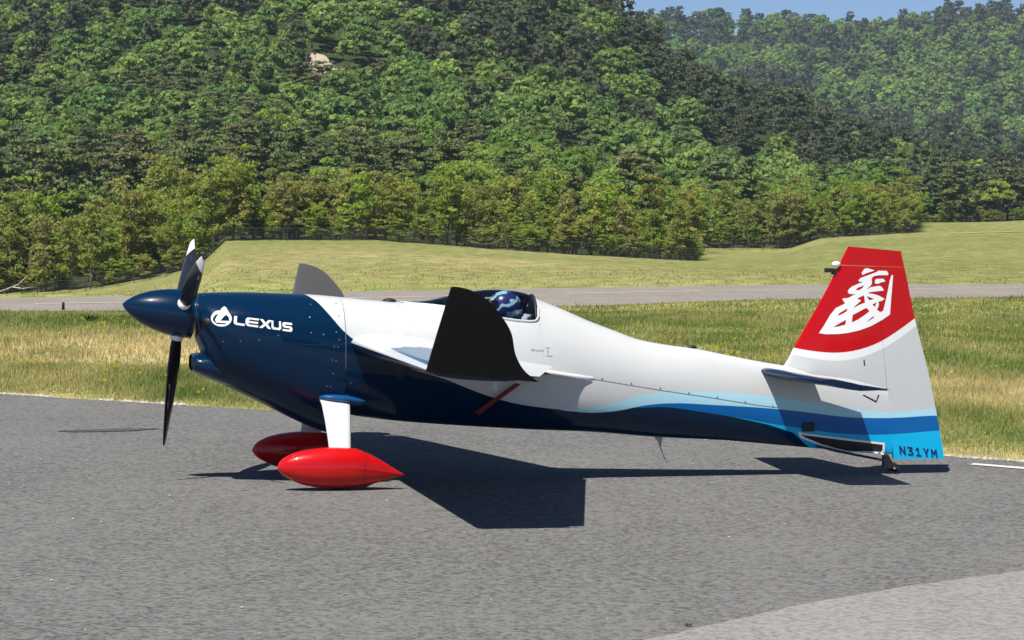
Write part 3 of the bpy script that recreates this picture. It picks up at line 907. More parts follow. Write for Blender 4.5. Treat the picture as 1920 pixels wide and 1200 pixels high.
# the wood goes on to both sides of the view
for side_ in (-1, 1):
    yy_ = 215.0 if side_ < 0 else 410.0
    while yy_ < 570:
        uu_ = .203
        while uu_ < .30:
            mass.append((side_ * uu_ * yy_ + 2 * rng.normal(), yy_ + 2 * rng.normal(), .85 + .4 * rng.random(), rng.random() < .25))
            uu_ += 7.0 / yy_
        yy_ += 8.0
thinB = []; thinP = []
for i in range(5):
    rg = np.random.default_rng(900 + i)
    lv = BROAD[i][0].reshape(-1, 4, 3); k_ = rg.permutation(len(lv))[:800]; q = lv[k_]; c = q.mean(1, keepdims=True); thinB.append((c + (q - c) * 2.0))
    lv = PINE[i][0].reshape(-1, 4, 3); k_ = rg.permutation(len(lv))[:800]; q = lv[k_]; c = q.mean(1, keepdims=True); thinP.append((c + (q - c) * 2.2))
VB = []; CB = []
for x, y, s, isp in mass:
    q = (thinP if isp else thinB)[rng.integers(5)]
    if y > 900 or abs(x) > .2 * y:
        q = q[:480]; c_ = q.mean(1, keepdims=True); q = c_ + (q - c_) * 1.3
    a = rng.random() * 6.28; ca, sa = math.cos(a), math.sin(a)
    w = q * s; w = np.stack([w[..., 0] * ca - w[..., 1] * sa + x, w[..., 0] * sa + w[..., 1] * ca + y, w[..., 2] + float(height(x, y))], -1)
    base = np.array([.13, .155, .08]) if isp else np.array([.14, .25, .07]) + rng.random() * np.array([.13, .12, .02])
    base = base * (.85 + .3 * rng.random())
    VB.append(w.reshape(-1, 3)); CB.append(np.repeat((base * (.8 + .4 * rng.random((len(q), 1))))[:, None], 4, 1).reshape(-1, 3))
print('mass trees', len(mass), sum(len(v) for v in VB) // 2, 'tris; grass', sum(len(v) for v in VV) // 3)
tag(obj('distant_forest', fast_mesh('distant_forest', np.concatenate(VB), 4, M['leaf_mass'], np.concatenate(CB))), 'dense green forest covering the far hill and the upper slopes', 'forest', kind='stuff')

# pale landslip scar on the hillside and fallen dead branches by the fence
M['rock'] = simple('pale_bare_rock', (.42, .34, .26), .95, var=.35, scale=.8, bump=.8)
def outcrop(x, y, dz, sx, sz, label, ang):
    bm = bmesh.new(); bmesh.ops.create_icosphere(bm, subdivisions=3, radius=1)
    for v in bm.verts:
        n = .6 + .8 * float(vnoise(np.array([v.co.x * 2.3 + x]), np.array([v.co.z * 2.3 + v.co.y]))[0])
        v.co = Vector((v.co.x * sx * n, v.co.y * 2.0 * n, v.co.z * sz * n))
    o = obj('rock_outcrop', bm_mesh('rock_outcrop', bm, M['rock'], False)); o.location = (x, y, float(height(x, y)) + dz); o.rotation_euler = (R(-20), ang, 0)
    return tag(o, label, 'rock', 'bare patches on the hillside')
outcrop(-29.0, 427, 1.8, 1.4, 3.6, 'bare tan landslip scar among the hillside pines, the long one', R(-35))
for dx_, dz_, a_, b_2 in ((-27.0, 1.0, 1.9, 1.2), (-25.0, .6, 1.5, .9), (-22.6, .9, 2.0, .8), (-28.2, -.2, 1.0, 1.4), (-24.0, -.2, 1.3, .8)):
    outcrop(dx_, 424 + a_, dz_ + .4, a_, b_2, 'small pale bare rock below the long landslip scar', R(-30))
fb_ = empty('fallen_branch', (-37.2, 206.4, float(height(-36.2, 206.4)) - .95))
tag(fb_, 'pale dead branch lying by the low fence in front of the thicket', 'branch')
v_, f_ = tube([(-1.6, 0, .9), (-.4, .1, 1.3), (.6, 0, 1.7), (1.3, .1, 2.4)], [.07, .06, .045, .02], 6)
obj('limb', pymesh('limb', v_, f_, simple('bleached_wood', (.5, .43, .33), .9), True), fb_)
v_, f_ = tube([(.2, 0, 1.5), (.9, 0, 1.4), (1.7, .1, 1.55)], [.045, .035, .015], 6)
obj('side_limb', pymesh('side_limb', v_, f_, M['line'], True), fb_)

# ------------------------------------------------------------------ the aeroplane
PSI = R(12.33)
plane = empty('aerobatic_aeroplane', (-1.3944, 20.4161, 0.012), PSI)
tag(plane, 'blue, white and red single-seat aerobatic racing aeroplane with winglets parked on the apron', 'aeroplane')

def pch(tab, x):
    """monotone-ish smooth interpolation of a table."""
    xs = [p[0] for p in tab]; ys = [p[1] for p in tab]; n = len(xs)
    if x <= xs[0]: return ys[0]
    if x >= xs[-1]: return ys[-1]
    i = max(k for k in range(n - 1) if xs[k] <= x)
    d = [(ys[k + 1] - ys[k]) / (xs[k + 1] - xs[k]) for k in range(n - 1)]
    def sl(k):
        if k == 0: return d[0]
        if k == n - 1: return d[-1]
        if d[k - 1] * d[k] <= 0: return 0.0
        w1 = 2 * (xs[k + 1] - xs[k]) + xs[k] - xs[k - 1]; w2 = xs[k + 1] - xs[k] + 2 * (xs[k] - xs[k - 1])
        return (w1 + w2) / (w1 / d[k - 1] + w2 / d[k])
    h = xs[i + 1] - xs[i]; s = (x - xs[i]) / h
    return ((2*s**3 - 3*s*s + 1) * ys[i] + (s**3 - 2*s*s + s) * h * sl(i) + (-2*s**3 + 3*s*s) * ys[i + 1] + (s**3 - s*s) * h * sl(i + 1))

ZT = [(-.935, 1.365), (-.894, 1.374), (-.603, 1.381), (-.329, 1.374), (-.094, 1.366), (.143, 1.347), (.381, 1.325), (.50, 1.315), (.581, 1.312), (.70, 1.316), (.781, 1.323), (.941, 1.357),
      (1.102, 1.389), (1.263, 1.406), (1.385, 1.402), (1.527, 1.379), (1.621, 1.335), (1.794, 1.268), (2.0, 1.18), (2.206, 1.104), (2.414, 1.032), (2.664, .988), (2.831, .967),
      (3.084, .918), (3.337, .869), (3.583, .828), (3.9, .76), (4.2, .69), (4.43, .63)]
ZB_C = [(-.935, 1.06), (-.90, .98), (-.86, .87), (-.80, .752), (-.70, .694), (-.481, .590), (-.245, .470), (-.087, .398), (.039, .355), (.12, .342)]
ZB_F = [(.12, .492), (.189, .484), (.308, .467), (.627, .43), (1.029, .399), (1.598, .363), (2.008, .344), (2.547, .299), (3.049, .271), (3.557, .226), (3.942, .190), (4.10, .178), (4.43, .150)]
WD = [(-.935, .17), (-.90, .26), (-.86, .31), (-.80, .345), (-.6, .385), (-.33, .40), (0, .395), (.3, .385), (.7, .37), (1.1, .355), (1.6, .33), (2.0, .295), (2.4, .25), (2.8, .20), (3.2, .145),
      (3.5, .10), (3.7, .072), (4.0, .045), (4.25, .028), (4.43, .0195)]
ZC = [(-.935, 1.21), (-.8, 1.12), (-.3, 1.02), (.3, .95), (1.2, .89), (2.0, .76), (2.8, .62), (3.5, .50), (4.43, .40)]
NU = [(-.935, 2.0), (-.5, 2.4), (.3, 2.35), (1.2, 2.15), (2.0, 1.95), (3.0, 1.9), (3.6, 2.2), (4.43, 2.5)]
NL = [(-.935, 2.0), (-.5, 2.4), (.3, 2.7), (2.0, 2.5), (3.6, 2.4), (4.43, 3.0)]
SILL = [(.58, 1.309), (.70, 1.303), (.867, 1.288), (1.126, 1.234), (1.306, 1.202), (1.50, 1.181), (1.545, 1.183), (1.565, 1.195), (1.580, 1.235), (1.585, 1.31)]
KL, KU = 26, 14
def half_ring(x, zb_tab, sill=None):
    zt, zb, w, zc, nu, nl = pch(ZT, x), pch(zb_tab, x), pch(WD, x), pch(ZC, x), pch(NU, x), pch(NL, x)
    bump = .022 * math.exp(-((x + .62) / .2) ** 2)       # cheek over the cylinders
    def pt(a):
        s, c = math.sin(a), math.cos(a)
        n = nu if a >= 0 else nl; h = (zt - zc) if a >= 0 else (zc - zb)
        y = w * max(c, 0) ** (2 / n); z = zc + h * math.copysign(abs(s) ** (2 / n), s)
        y += bump * math.exp(-((z - 1.24) / .07) ** 2)
        return (y, z)
    if sill is None: a_s = R(52)
    else: a_s = math.asin(min(.9999, max(0, (sill - zc) / (zt - zc)) ** (nu / 2)))
    lo = [pt(-math.pi / 2 + (a_s + math.pi / 2) * k / KL) for k in range(KL + 1)]
    hi = [pt(a_s + (math.pi / 2 - a_s) * k / KU) for k in range(1, KU + 1)]
    return lo + hi

def loft(stations, zb_tab, canopy=None, cap0=True, cap1=True):
    """returns verts, fuselage faces, canopy faces."""
    V = []; FB = []; FC = []
    N = KL + 1 + KU; ring = 2 * N - 2
    for x in stations:
        inside = canopy and canopy[0] - 1e-6 <= x <= canopy[1] + 1e-6
        h = half_ring(x, zb_tab, pch(SILL, x) if inside else None)
        for y, z in h: V.append((x, y, z))                         # bottom to top on the far side
        for y, z in reversed(h[1:-1]): V.append((x, -y, z))        # back down on the near side
    for i in range(len(stations) - 1):
        xm = (stations[i] + stations[i + 1]) / 2
        inc = canopy and canopy[0] < xm < canopy[1]
        for k in range(ring):
            q = (i * ring + k, i * ring + (k + 1) % ring, (i + 1) * ring + (k + 1) % ring, (i + 1) * ring + k)
            (FC if inc and KL <= k < KL + 2 * KU else FB).append(q)
    if cap0: FB.append(tuple(range(ring)))
    if cap1: FB.append(tuple(range((len(stations) - 1) * ring, len(stations) * ring))[::-1])
    return V, FB, FC

st_c = sorted(set([-.935, -.928, -.92, -.91, -.90, -.88, -.86, -.83, -.80] + [round(q, 3) for q in np.arange(-.76, .12, .04)] + [.118]))
V, FB, _ = loft(st_c, ZB_C)
cowl = obj('engine_cowl', pymesh('engine_cowl', V, FB, M['livery'], True), plane)
st_f = sorted(set([.1205] + [round(q, 3) for q in np.arange(.16, .56, .04)] + [.58] + [round(q, 3) for q in np.arange(.61, 1.54, .03)] + [1.545, 1.565, 1.575, 1.585] + [round(q, 3) for q in np.arange(1.62, 4.40, .04)] + [4.425]))
V, FB, FC = loft(st_f, ZB_F, (.58, 1.585))
fus = obj('fuselage', pymesh('fuselage', V, FB, M['livery'], True), plane)
def compact(V, F):
    used = sorted(set(i for f in F for i in f)); mp = {u: k for k, u in enumerate(used)}
    return [V[u] for u in used], [tuple(mp[i] for i in f) for f in F]
cv, cf = compact(V, FC)
canopy = obj('canopy', pymesh('canopy', cv, cf, M['glass'], True), plane)
for o_ in (cowl, fus):
    md = o_.modifiers.new('edge', 'EDGE_SPLIT'); md.split_angle = R(40)
bvh_body = BVHTree.FromPolygons([tuple(v.co) for v in cowl.data.vertices] + [tuple(v.co) for v in fus.data.vertices],
    [tuple(p.vertices) for p in cowl.data.polygons] + [tuple(i + len(cowl.data.vertices) for i in p.vertices) for p in fus.data.polygons])

def on_body(x, z, side=-1, off=.0015, bvh=None):
    h = (bvh or bvh_body).ray_cast(Vector((x, 2.0 * side, z)), Vector((0, -side, 0)))
    if h[0] is None: return None
    return h[0] + h[1] * off * (1 if h[1].y * side > 0 else -1)

def ribbon(pts, w, off=.0012, side=-1):
    P = []
    for (a, b_) in zip(pts[:-1], pts[1:]):
        n = max(1, int(math.dist(a, b_) / .03))
        P += [(a[0] + (b_[0] - a[0]) * k / n, a[1] + (b_[1] - a[1]) * k / n) for k in range(n)]
    P.append(pts[-1]); V = []; F = []
    for i, p in enumerate(P):
        q = P[min(i + 1, len(P) - 1)]; r = P[max(i - 1, 0)]; d = Vector((q[0] - r[0], q[1] - r[1])).normalized()
        nx, nz = -d.y * w / 2, d.x * w / 2
        for s in (-1, 1):
            h = on_body(p[0] + s * nx, p[1] + s * nz, side, off)
            V.append(h if h else Vector((p[0], side * .3, p[1])))
        if i: F.append((2 * i - 2, 2 * i, 2 * i + 1, 2 * i - 1))
    return V, F

# canopy frame: white lip round the glazing and the dark rear bow
fr = []
for s in (-1, 1):
    pts_ = []
    for x in [.60, .7, .8, .9, 1.0, 1.1, 1.2, 1.3, 1.4, 1.5, 1.54, 1.56, 1.575, 1.583]:
        z = pch(SILL, x); h = half_ring(x, ZB_F, z); y = h[KL][0]
        pts_.append((x, s * (y + .002), z))
    fr.append(tube(pts_, [.009] * len(pts_), 6))
obj('canopy_frame', pymesh('canopy_frame', *merge(fr), M['white'], True), canopy)
bow = []
for x in (1.555,):
    h = half_ring(1.583, ZB_F, 1.31)
    zz = [p for p in half_ring(1.545, ZB_F, 1.183)[KL:]]
    arc = [(x + .02 * (z - 1.18) / .2, y * .965, z - .008) for y, z in zz] + [(x + .02 * (z - 1.18) / .2, -y * .965, z - .008) for y, z in reversed(zz[:-1])]
    bow.append(tube(arc, [.012] * len(arc), 6))
obj('rear_bow', pymesh('rear_bow', *merge(bow), M['black'], True), canopy)

# cockpit inside
V = []; F = []
tubx = [.50, .62, .8, 1.0, 1.2, 1.4, 1.56]
for x in tubx:
    zs = pch(SILL, max(.58, min(1.54, x))) - .015
    w = half_ring(x, ZB_F, pch(SILL, min(max(x, .6), 1.54)))[KL][0]
    wl = pch(WD, x) - .035; zb = pch(ZB_F, x) + .14
    V += [(x, -w + .012, zs), (x, -wl, .95), (x, -wl * .6, zb), (x, wl * .6, zb), (x, wl, .95), (x, w - .012, zs)]
for i in range(len(tubx) - 1):
    for k in range(5): F.append((i * 6 + k, i * 6 + k + 1, i * 6 + 7 + k, i * 6 + 6 + k))
F.append(tuple(range(6))); F.append(tuple(range((len(tubx) - 1) * 6, len(tubx) * 6)))
obj('cockpit_lining', pymesh('cockpit_lining', V, F, M['interior']), plane)
seat = obj('seat_back', pymesh('seat_back', *merge([
    ([(1.46, -.2, .60), (1.46, .2, .60), (1.545, .15, 1.21), (1.545, -.15, 1.21), (1.52, -.2, .60), (1.52, .2, .60), (1.575, .13, 1.225), (1.575, -.13, 1.225)],
     [(0, 1, 2, 3), (4, 7, 6, 5), (0, 3, 7, 4), (1, 5, 6, 2), (3, 2, 6, 7), (0, 4, 5, 1)])]), M['black']), plane)
bm = bmesh.new(); bmesh.ops.create_cube(bm, size=1)
for v in bm.verts: v.co = Vector((v.co.x * .07 + 1.525, v.co.y * .34, v.co.z * .10 + 1.175))
bmesh.ops.bevel(bm, geom=bm.edges[:] , offset=.02, segments=3, affect='EDGES')
obj('headrest', bm_mesh('headrest', bm, M['cushion']), seat)
v_, f_ = tube([(1.0, 0, .48), (.99, 0, .70), (.96, 0, .88), (.955, 0, .93)], [.014, .014, .018, .02], 8)
obj('control_stick', pymesh('control_stick', v_, f_, M['black'], True), plane)
bm = bmesh.new(); bmesh.ops.create_cube(bm, size=1)
for v in bm.verts: v.co = Vector((v.co.x * .05 + .70, v.co.y * .34, v.co.z * .2 + 1.14))
obj('instrument_panel', bm_mesh('instrument_panel', bm, M['interior'], False), plane)
bm = bmesh.new(); bmesh.ops.create_uvsphere(bm, u_segments=16, v_segments=8, radius=1)
for v in bm.verts: v.co = Vector((v.co.x * .055 + .50, v.co.y * .05, max(v.co.z, -.2) * .022 + 1.318))
obj('nose_camera', bm_mesh('nose_camera', bm, M['black']), plane)
bm = bmesh.new(); bmesh.ops.create_uvsphere(bm, u_segments=12, v_segments=8, radius=1)
for v in bm.verts: v.co = Vector((v.co.x * .04 + 2.82, v.co.y * .02, max(v.co.z, -.3) * .02 + .972))
obj('top_antenna', bm_mesh('top_antenna', bm, M['black']), plane)
V = [(2.526, -.008, .31), (2.60, -.004, .31), (2.585, -.003, .22), (2.57, -.003, .25), (2.526, .008, .31), (2.60, .004, .31), (2.585, .003, .22), (2.57, .003, .25)]
v2, f2 = tube([(2.57, 0, .26), (2.60, 0, .17), (2.635, 0, .10)], [.008, .004, .003], 6)
ant = merge([(V, [(0, 1, 2, 3), (4, 7, 6, 5), (0, 3, 7, 4), (1, 5, 6, 2), (3, 2, 6, 7), (0, 4, 5, 1)]), (v2, f2)])
obj('belly_antenna', pymesh('belly_antenna', *ant, M['greymark']), plane)

# seams, fasteners
obj('panel_seam', pymesh('panel_seam', *ribbon([(1.78, .784), (2.003, .751), (2.516, .666), (2.929, .604), (3.305, .542), (3.473, .521)], .004), M['seam']), fus)
obj('cowl_joint', pymesh('cowl_joint', *ribbon([(.118, 1.33), (.118, 1.1), (.118, .8), (.118, .62)], .005), M['seam']), fus)
def disc_on(x, z, r, off=.0025):
    c = on_body(x, z, -1, off); h = bvh_body.ray_cast(Vector((x, -2, z)), Vector((0, 1, 0)))
    if c is None: return ([], [])
    n = h[1]; n = n if n.y < 0 else -n
    t = n.cross(Vector((0, 0, 1))).normalized(); b_ = n.cross(t)
    V = [c + (t * math.cos(k * math.pi / 4) + b_ * math.sin(k * math.pi / 4)) * r for k in range(8)] + [c + n * .002]
    return V, [(k, (k + 1) % 8, 8) for k in range(8)]
RIVETS= [(-0.122, 1.3), (-0.138, 1.21), (-0.134, 1.1), (-0.043, 1.087), (0.05, 1.104), (0.07, 1.05), (0.061, 0.998), (0.034, 1.0), (0.048, 0.898), (0.017, 0.904), (0.027, 0.808), (0.01, 0.711), (-0.017, 0.715), (-0.003, 0.65), (0.158, 0.738), (0.069, 1.308), (0.073, 1.22), (-0.883, 1.359), (-0.752, 1.366), (-0.921, 1.173), (-0.642, 1.04), (-0.509, 1.047), (-0.371, 1.081), (-0.762, 1.037), (-0.134, 1.101), (-0.045, 1.089)]
tag(obj('fasteners', pymesh('fasteners', *merge([disc_on(x, z, .006) for x, z in RIVETS]), M['rivet']), cowl), kind='stuff')
tag(obj('seam_screws', pymesh('seam_screws', *merge([disc_on(2.05 + .23 * k, .751 - .0375 * k + .006, .006) for k in range(7)]), M['seam']), fus), kind='stuff')

# intake under the spinner and cooling inlets
V = []; F = []; sx = [-.955, -.95, -.93, -.88, -.8, -.7, -.6]; hw = [.19, .21, .225, .24, .25, .25, .24]; z0 = [.868, .868, .865, .856, .835, .80, .77]; hz = [.056, .064, .072, .086, .098, .097, .085]
for x, w, z, h in zip(sx, hw, z0, hz):
    for k in range(20):
        a = 2 * math.pi * k / 20; V.append((x, w * math.copysign(abs(math.cos(a)) ** .8, math.cos(a)), z + h * math.copysign(abs(math.sin(a)) ** .8, math.sin(a))))
for i in range(len(sx) - 1):
    for k in range(20): F.append((i * 20 + k, i * 20 + (k + 1) % 20, i * 20 + 20 + (k + 1) % 20, i * 20 + 20 + k))
scoop = obj('air_scoop', pymesh('air_scoop', V, F, M['navy'], True), cowl)
V = [(-.94, .19 * math.cos(2 * math.pi * k / 20), .868 + .056 * math.sin(2 * math.pi * k / 20)) for k in range(20)]
obj('scoop_opening', pymesh('scoop_opening', V, [tuple(range(20))], M['black']), scoop)
for s in (-1, 1):
    bm = bmesh.new(); bmesh.ops.create_uvsphere(bm, u_segments=16, v_segments=10, radius=1)
    for v in bm.verts: v.co = Vector((v.co.x * .05 - .855, v.co.y * .075 + s * .245, v.co.z * .055 + 1.17))
    obj('cooling_inlet', bm_mesh('cooling_inlet', bm, M['black']), cowl)

# ---- spinner and propeller (axis tilted nose-up)
TILT = R(8.8)
hub = Vector((-.965, 0, 1.215))
axf = Vector((-math.cos(TILT), 0, math.sin(TILT))); axu = Vector((math.sin(TILT), 0, math.cos(TILT))); axl = Vector((0, -1, 0))
prof = [(-.02, .165), (.0, .172), (.04, .174), (.10, .172), (.17, .163), (.24, .148), (.31, .126), (.37, .100), (.42, .070), (.455, .042), (.475, .022), (.487, .006)]
V = []; F = []; SG = 40
for d, r in prof:
    for k in range(SG):
        a = 2 * math.pi * k / SG; V.append(hub + axf * (d + .005) + (axu * math.cos(a) + axl * math.sin(a)) * r)
for i in range(len(prof) - 1):
    for k in range(SG): F.append((i * SG + k, i * SG + (k + 1) % SG, (i + 1) * SG + (k + 1) % SG, (i + 1) * SG + k))
F.append(tuple(range(SG))); F.append(tuple(range((len(prof) - 1) * SG, len(prof) * SG)))
spinner = obj('spinner', pymesh('spinner', V, F, M['navy'], True), plane)
md = spinner.modifiers.new('edge', 'EDGE_SPLIT'); md.split_angle = R(50)
V, F = tube([hub - axf * .03, hub - axf * .016], [.170, .176], 40)
obj('backplate', pymesh('backplate', V, F, M['metal']), spinner)

def blade(theta, rake=0.0):
    rad = axu * math.cos(theta) + axl * math.sin(theta); tang = axf.cross(rad)
    st = [(.10, .075, .055, 62), (.17, .08, .045, 60), (.26, .11, .030, 54), (.38, .132, .022, 47), (.52, .135, .016, 40), (.66, .122, .013, 35), (.80, .098, .010, 31), (.90, .070, .007, 29), (.955, .048, .005, 28), (.975, .02, .003, 28)]
    V = []; F = []; NP = 14
    E_ = []
    for r, c, t, p in st:
        p = R(p); ch = tang * math.cos(p) + axf * math.sin(p); nn = axf * math.cos(p) - tang * math.sin(p)
        base = hub + axf * (.07 - rake * r) + rad * r - ch * .03 * (r - .3)
        for k in range(NP):
            a = 2 * math.pi * k / NP; q = base + ch * (c / 2 * math.cos(a)) + nn * (t / 2 * math.sin(a) * (1.2 if math.sin(a) > 0 else .8)); V.append(q)
        E_.append((base + ch * c / 2, nn * t, ch))
    for i in range(len(st) - 1):
        for k in range(NP): F.append((i * NP + k, i * NP + (k + 1) % NP, (i + 1) * NP + (k + 1) % NP, (i + 1) * NP + k))
    F.append(tuple(range(NP))); F.append(tuple(range((len(st) - 1) * NP, len(st) * NP)))
    b_ = obj('propeller_blade', pymesh('propeller_blade', V, F, M['blade'], True), plane)
    # metal strip added round the outer leading edge to give bright highlights
    P = [e for e, s in zip(E_, st) if .5 <= s[0] < .96]; V = []; F = []
    for i, (e, nn, ch) in enumerate(P):
        V += [e - ch * .045 + nn * .56, e + ch * .003, e - ch * .045 - nn * .50]
        if i: F += [(3 * i - 3, 3 * i, 3 * i + 1, 3 * i - 2), (3 * i - 2, 3 * i + 1, 3 * i + 2, 3 * i - 1)]
    obj('leading_glint_strip', pymesh('leading_glint_strip', V, F, M['metal'], True), b_)
    V = []; F = []
    for i, (e, nn, ch, c) in enumerate([(*e, s[1]) for e, s in zip(E_, st) if .6 <= s[0] < .96]):
        t_ = e - ch * c
        V += [t_ + ch * .03 + nn * .56, t_ - ch * .002, t_ + ch * .03 - nn * .50]
        if i: F += [(3 * i - 3, 3 * i, 3 * i + 1, 3 * i - 2), (3 * i - 2, 3 * i + 1, 3 * i + 2, 3 * i - 1)]
    obj('trailing_glint_strip', pymesh('trailing_glint_strip', V, F, M['metal'], True), b_)  # second metal strip, added on the trailing edge for a silvery glint
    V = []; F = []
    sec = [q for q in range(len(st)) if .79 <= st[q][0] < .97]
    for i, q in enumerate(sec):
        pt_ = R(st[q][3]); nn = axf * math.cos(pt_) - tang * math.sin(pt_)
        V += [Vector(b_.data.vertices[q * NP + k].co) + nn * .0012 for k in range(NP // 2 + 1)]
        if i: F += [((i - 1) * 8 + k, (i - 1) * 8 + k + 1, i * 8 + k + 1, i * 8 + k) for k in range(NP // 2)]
    obj('tip_glint', pymesh('tip_glint', V, F, M['pure'], True), b_)  # white shell on the front face stands in for sun glint
    V, F = tube([hub + axf * .07 + rad * .08, hub + axf * .07 + rad * .165, hub + axf * .07 + rad * .20], [.05, .05, .04], 14)
    obj('blade_cuff', pymesh('blade_cuff', V, F, M['pure'], True), b_)
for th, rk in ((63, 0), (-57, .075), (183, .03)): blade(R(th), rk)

# ---- lifting surfaces
def naca(u, t): return 5 * t * (.2969 * math.sqrt(max(u, 0)) - .126 * u - .3516 * u * u + .2843 * u ** 3 - .1036 * u ** 4)
def panel(LE, TE, nrm, thick, u0, u1, v0, v1, nu, nv, colour=None, deflect=0.0, cosine=True, ufun=None):
    """closed skin between chord fractions u0..u1 and span fractions v0..v1; returns mesh."""
    V = []; F = []; C = []
    us = [(1 - math.cos(math.pi * k / nu)) / 2 if (cosine and u0 == 0) else k / nu for k in range(nu + 1)]
    if cosine and u0 == 0: us = [1 - math.cos(math.pi / 2 * k / nu) if k < nu else 1 for k in range(nu + 1)]
    def P(u, v, s):
        a, b_ = LE(v), TE(v); c = (b_ - a).length
        return a + (b_ - a) * u + nrm(v) * (s * naca(u, thick(v)) * c)
    for j in range(nv + 1):
        v = v0 + (v1 - v0) * j / nv
        for s in (1, -1):
            for w in us: V.append((P(u0 + (u1 - u0) * w, v, s), u0 + (u1 - u0) * w, v, s))
    if deflect:
        h0 = LE(v0) + (TE(v0) - LE(v0)) * u0; h1 = LE(v1) + (TE(v1) - LE(v1)) * u0
        M_ = Matrix.Translation(h0) @ Matrix.Rotation(deflect, 4, (h1 - h0).normalized()) @ Matrix.Translation(-h0)
        V = [(M_ @ p, u, v, s) for p, u, v, s in V]
    n1 = nu + 1
    idx = lambda j, s, k: j * 2 * n1 + (0 if s > 0 else n1) + k
    for j in range(nv):
        for k in range(nu):
            F.append((idx(j, 1, k), idx(j + 1, 1, k), idx(j + 1, 1, k + 1), idx(j, 1, k + 1)))
            F.append((idx(j, -1, k), idx(j, -1, k + 1), idx(j + 1, -1, k + 1), idx(j + 1, -1, k)))
        F.append((idx(j, 1, 0), idx(j, -1, 0), idx(j + 1, -1, 0), idx(j + 1, 1, 0)))
        F.append((idx(j, 1, nu), idx(j + 1, 1, nu), idx(j + 1, -1, nu), idx(j, -1, nu)))
    for j in (0, nv):
        for k in range(nu): F.append((idx(j, 1, k), idx(j, 1, k + 1), idx(j, -1, k + 1), idx(j, -1, k)))
    return V, F

def panel_obj(name, data, parent, mat, colour=None):
    V, F = data
    bm = bmesh.new()
    vs = [bm.verts.new(p[0]) for p in V]
    inf = []
    for f in F:
        try: q = bm.faces.new([vs[i] for i in f])
        except ValueError: continue
        inf.append((sum(V[i][1] for i in f) / 4, sum(V[i][2] for i in f) / 4, sum(V[i][3] for i in f) / 4)); q.index = len(inf) - 1
    bm.faces.index_update()
    lay = bm.loops.layers.float_color.new('tint') if colour else None
    if colour:
        for q, (u, v, s) in zip(list(bm.faces), inf):
            c = colour(u, v, s)
            for l in q.loops: l[lay] = (*c, 1)
    bmesh.ops.remove_doubles(bm, verts=bm.verts, dist=1e-6)
    me = bm_mesh(name, bm, mat)
    o = obj(name, me, parent)
    md = o.modifiers.new('edge', 'EDGE_SPLIT'); md.split_angle = R(42)
    return o

SPAN = 3.68
def wing(side):            # side -1 is the near wing
    yaw = .02
    def pos(x, y, z): return Vector((x + yaw * side * y, side * y, z))
    def LE(v): y = .20 + (SPAN - .20) * v; return pos(.165 + .0 * v, y, 1.03 - .012 * v)
    def TE(v):
        y = .20 + (SPAN - .20) * v
        return pos(1.70 + (.868 - 1.70) * v, y, .79 + (.945 - .79) * v)
    nr_ = lambda v: (Vector((.15, 0, 1))).normalized()
    th = lambda v: .148 - .045 * v
    wcol = lambda u, v, s: (NAVY if s < 0.2 else ((.008, .075, .17) if (v > .42 + .25 * max(0, .3 - u) and u > .05 and u < .62 - .1 * v) else WHITE))
    w = panel_obj('wing', panel(LE, TE, nr_, th, 0, .74, 0, 1, 22, 40), plane, M['wing'], wcol)
    panel_obj('wing_root_edge', panel(LE, TE, nr_, th, .7401, 1, 0, .085, 8, 3), w, M['wing'], lambda u, v, s: NAVY if s < .2 else WHITE)
    ail = panel_obj('aileron', panel(LE, TE, nr_, th, .748, 1, .088, .985, 8, 24, deflect=R(9 if side < 0 else 7)), w, M['wing'], lambda u, v, s: (NAVY if s < .2 else WHITE))
    # winglet
    lez = [(.162, 1.01), (.168, 1.04), (.187, 1.12), (.215, 1.235), (.248, 1.365), (.272, 1.462), (.285, 1.51), (.292, 1.526)]
    tez = [(.865, .94), (.765, 1.02), (.708, 1.12), (.68, 1.235), (.595, 1.365), (.495, 1.462), (.395, 1.51), (.33, 1.524)]
    cant = math.tan(R(15))
    def at_(tab, v):
        ks = [k / (len(tab) - 1) for k in range(len(tab))]
        x = pch(list(zip(ks, [p[0] for p in tab])), v); z = pch(list(zip(ks, [p[1] for p in tab])), v)
        return pos(x, SPAN + .012 + (z - .97) * cant, z)
    nw = lambda v: Vector((0, side * math.cos(R(15)), -math.sin(R(15))))
    panel_obj('winglet', panel(lambda v: at_(lez, v), lambda v: at_(tez, v), nw, lambda v: .045, 0, 1, 0, 1, 16, 28), w, M['winglet'], lambda u, v, s: (.005, .005, .0055) if s > .2 else (.085, .083, .086))  # inner face coloured paler, standing for sun on the carbon
    # hanging aileron spade under the wing
    p0 = LE(.30) + (TE(.30) - LE(.30)) * .70
    b = box_vf(-.016, .016, -.006, .006, -.16, -.02); b = ([Vector(q) + p0 for q in b[0]], b[1])
    obj('aileron_arm', pymesh('aileron_arm', *b, M['white']), ail)
    # pointed fillet running aft along the fuselage
    V = []; F = []; fx = [1.2, 1.4, 1.6, 1.7, 1.8, 1.9, 1.985]
    for x in fx:
        wz = pch(WD, x); t = (x - .165) / 1.535; zc_ = 1.03 - .156 * (x - .165)
        e = .10 * (1.985 - x) / .3 if x > 1.68 else .14
        V += [pos(x, wz - .06, zc_ + .05), pos(x, wz + .01, zc_ + .022), pos(x, wz + min(e, .14) - .005, zc_ + .004), pos(x, wz + .0, zc_ - .02)]
    for i in range(len(fx) - 1):
        for k in range(3): F.append((4 * i + k, 4 * i + 4 + k, 4 * i + 5 + k, 4 * i + 1 + k))
    obj('root_fillet', pymesh('root_fillet', V, F, M['white'], True), w)
    return w
wing(-1); wing(1)

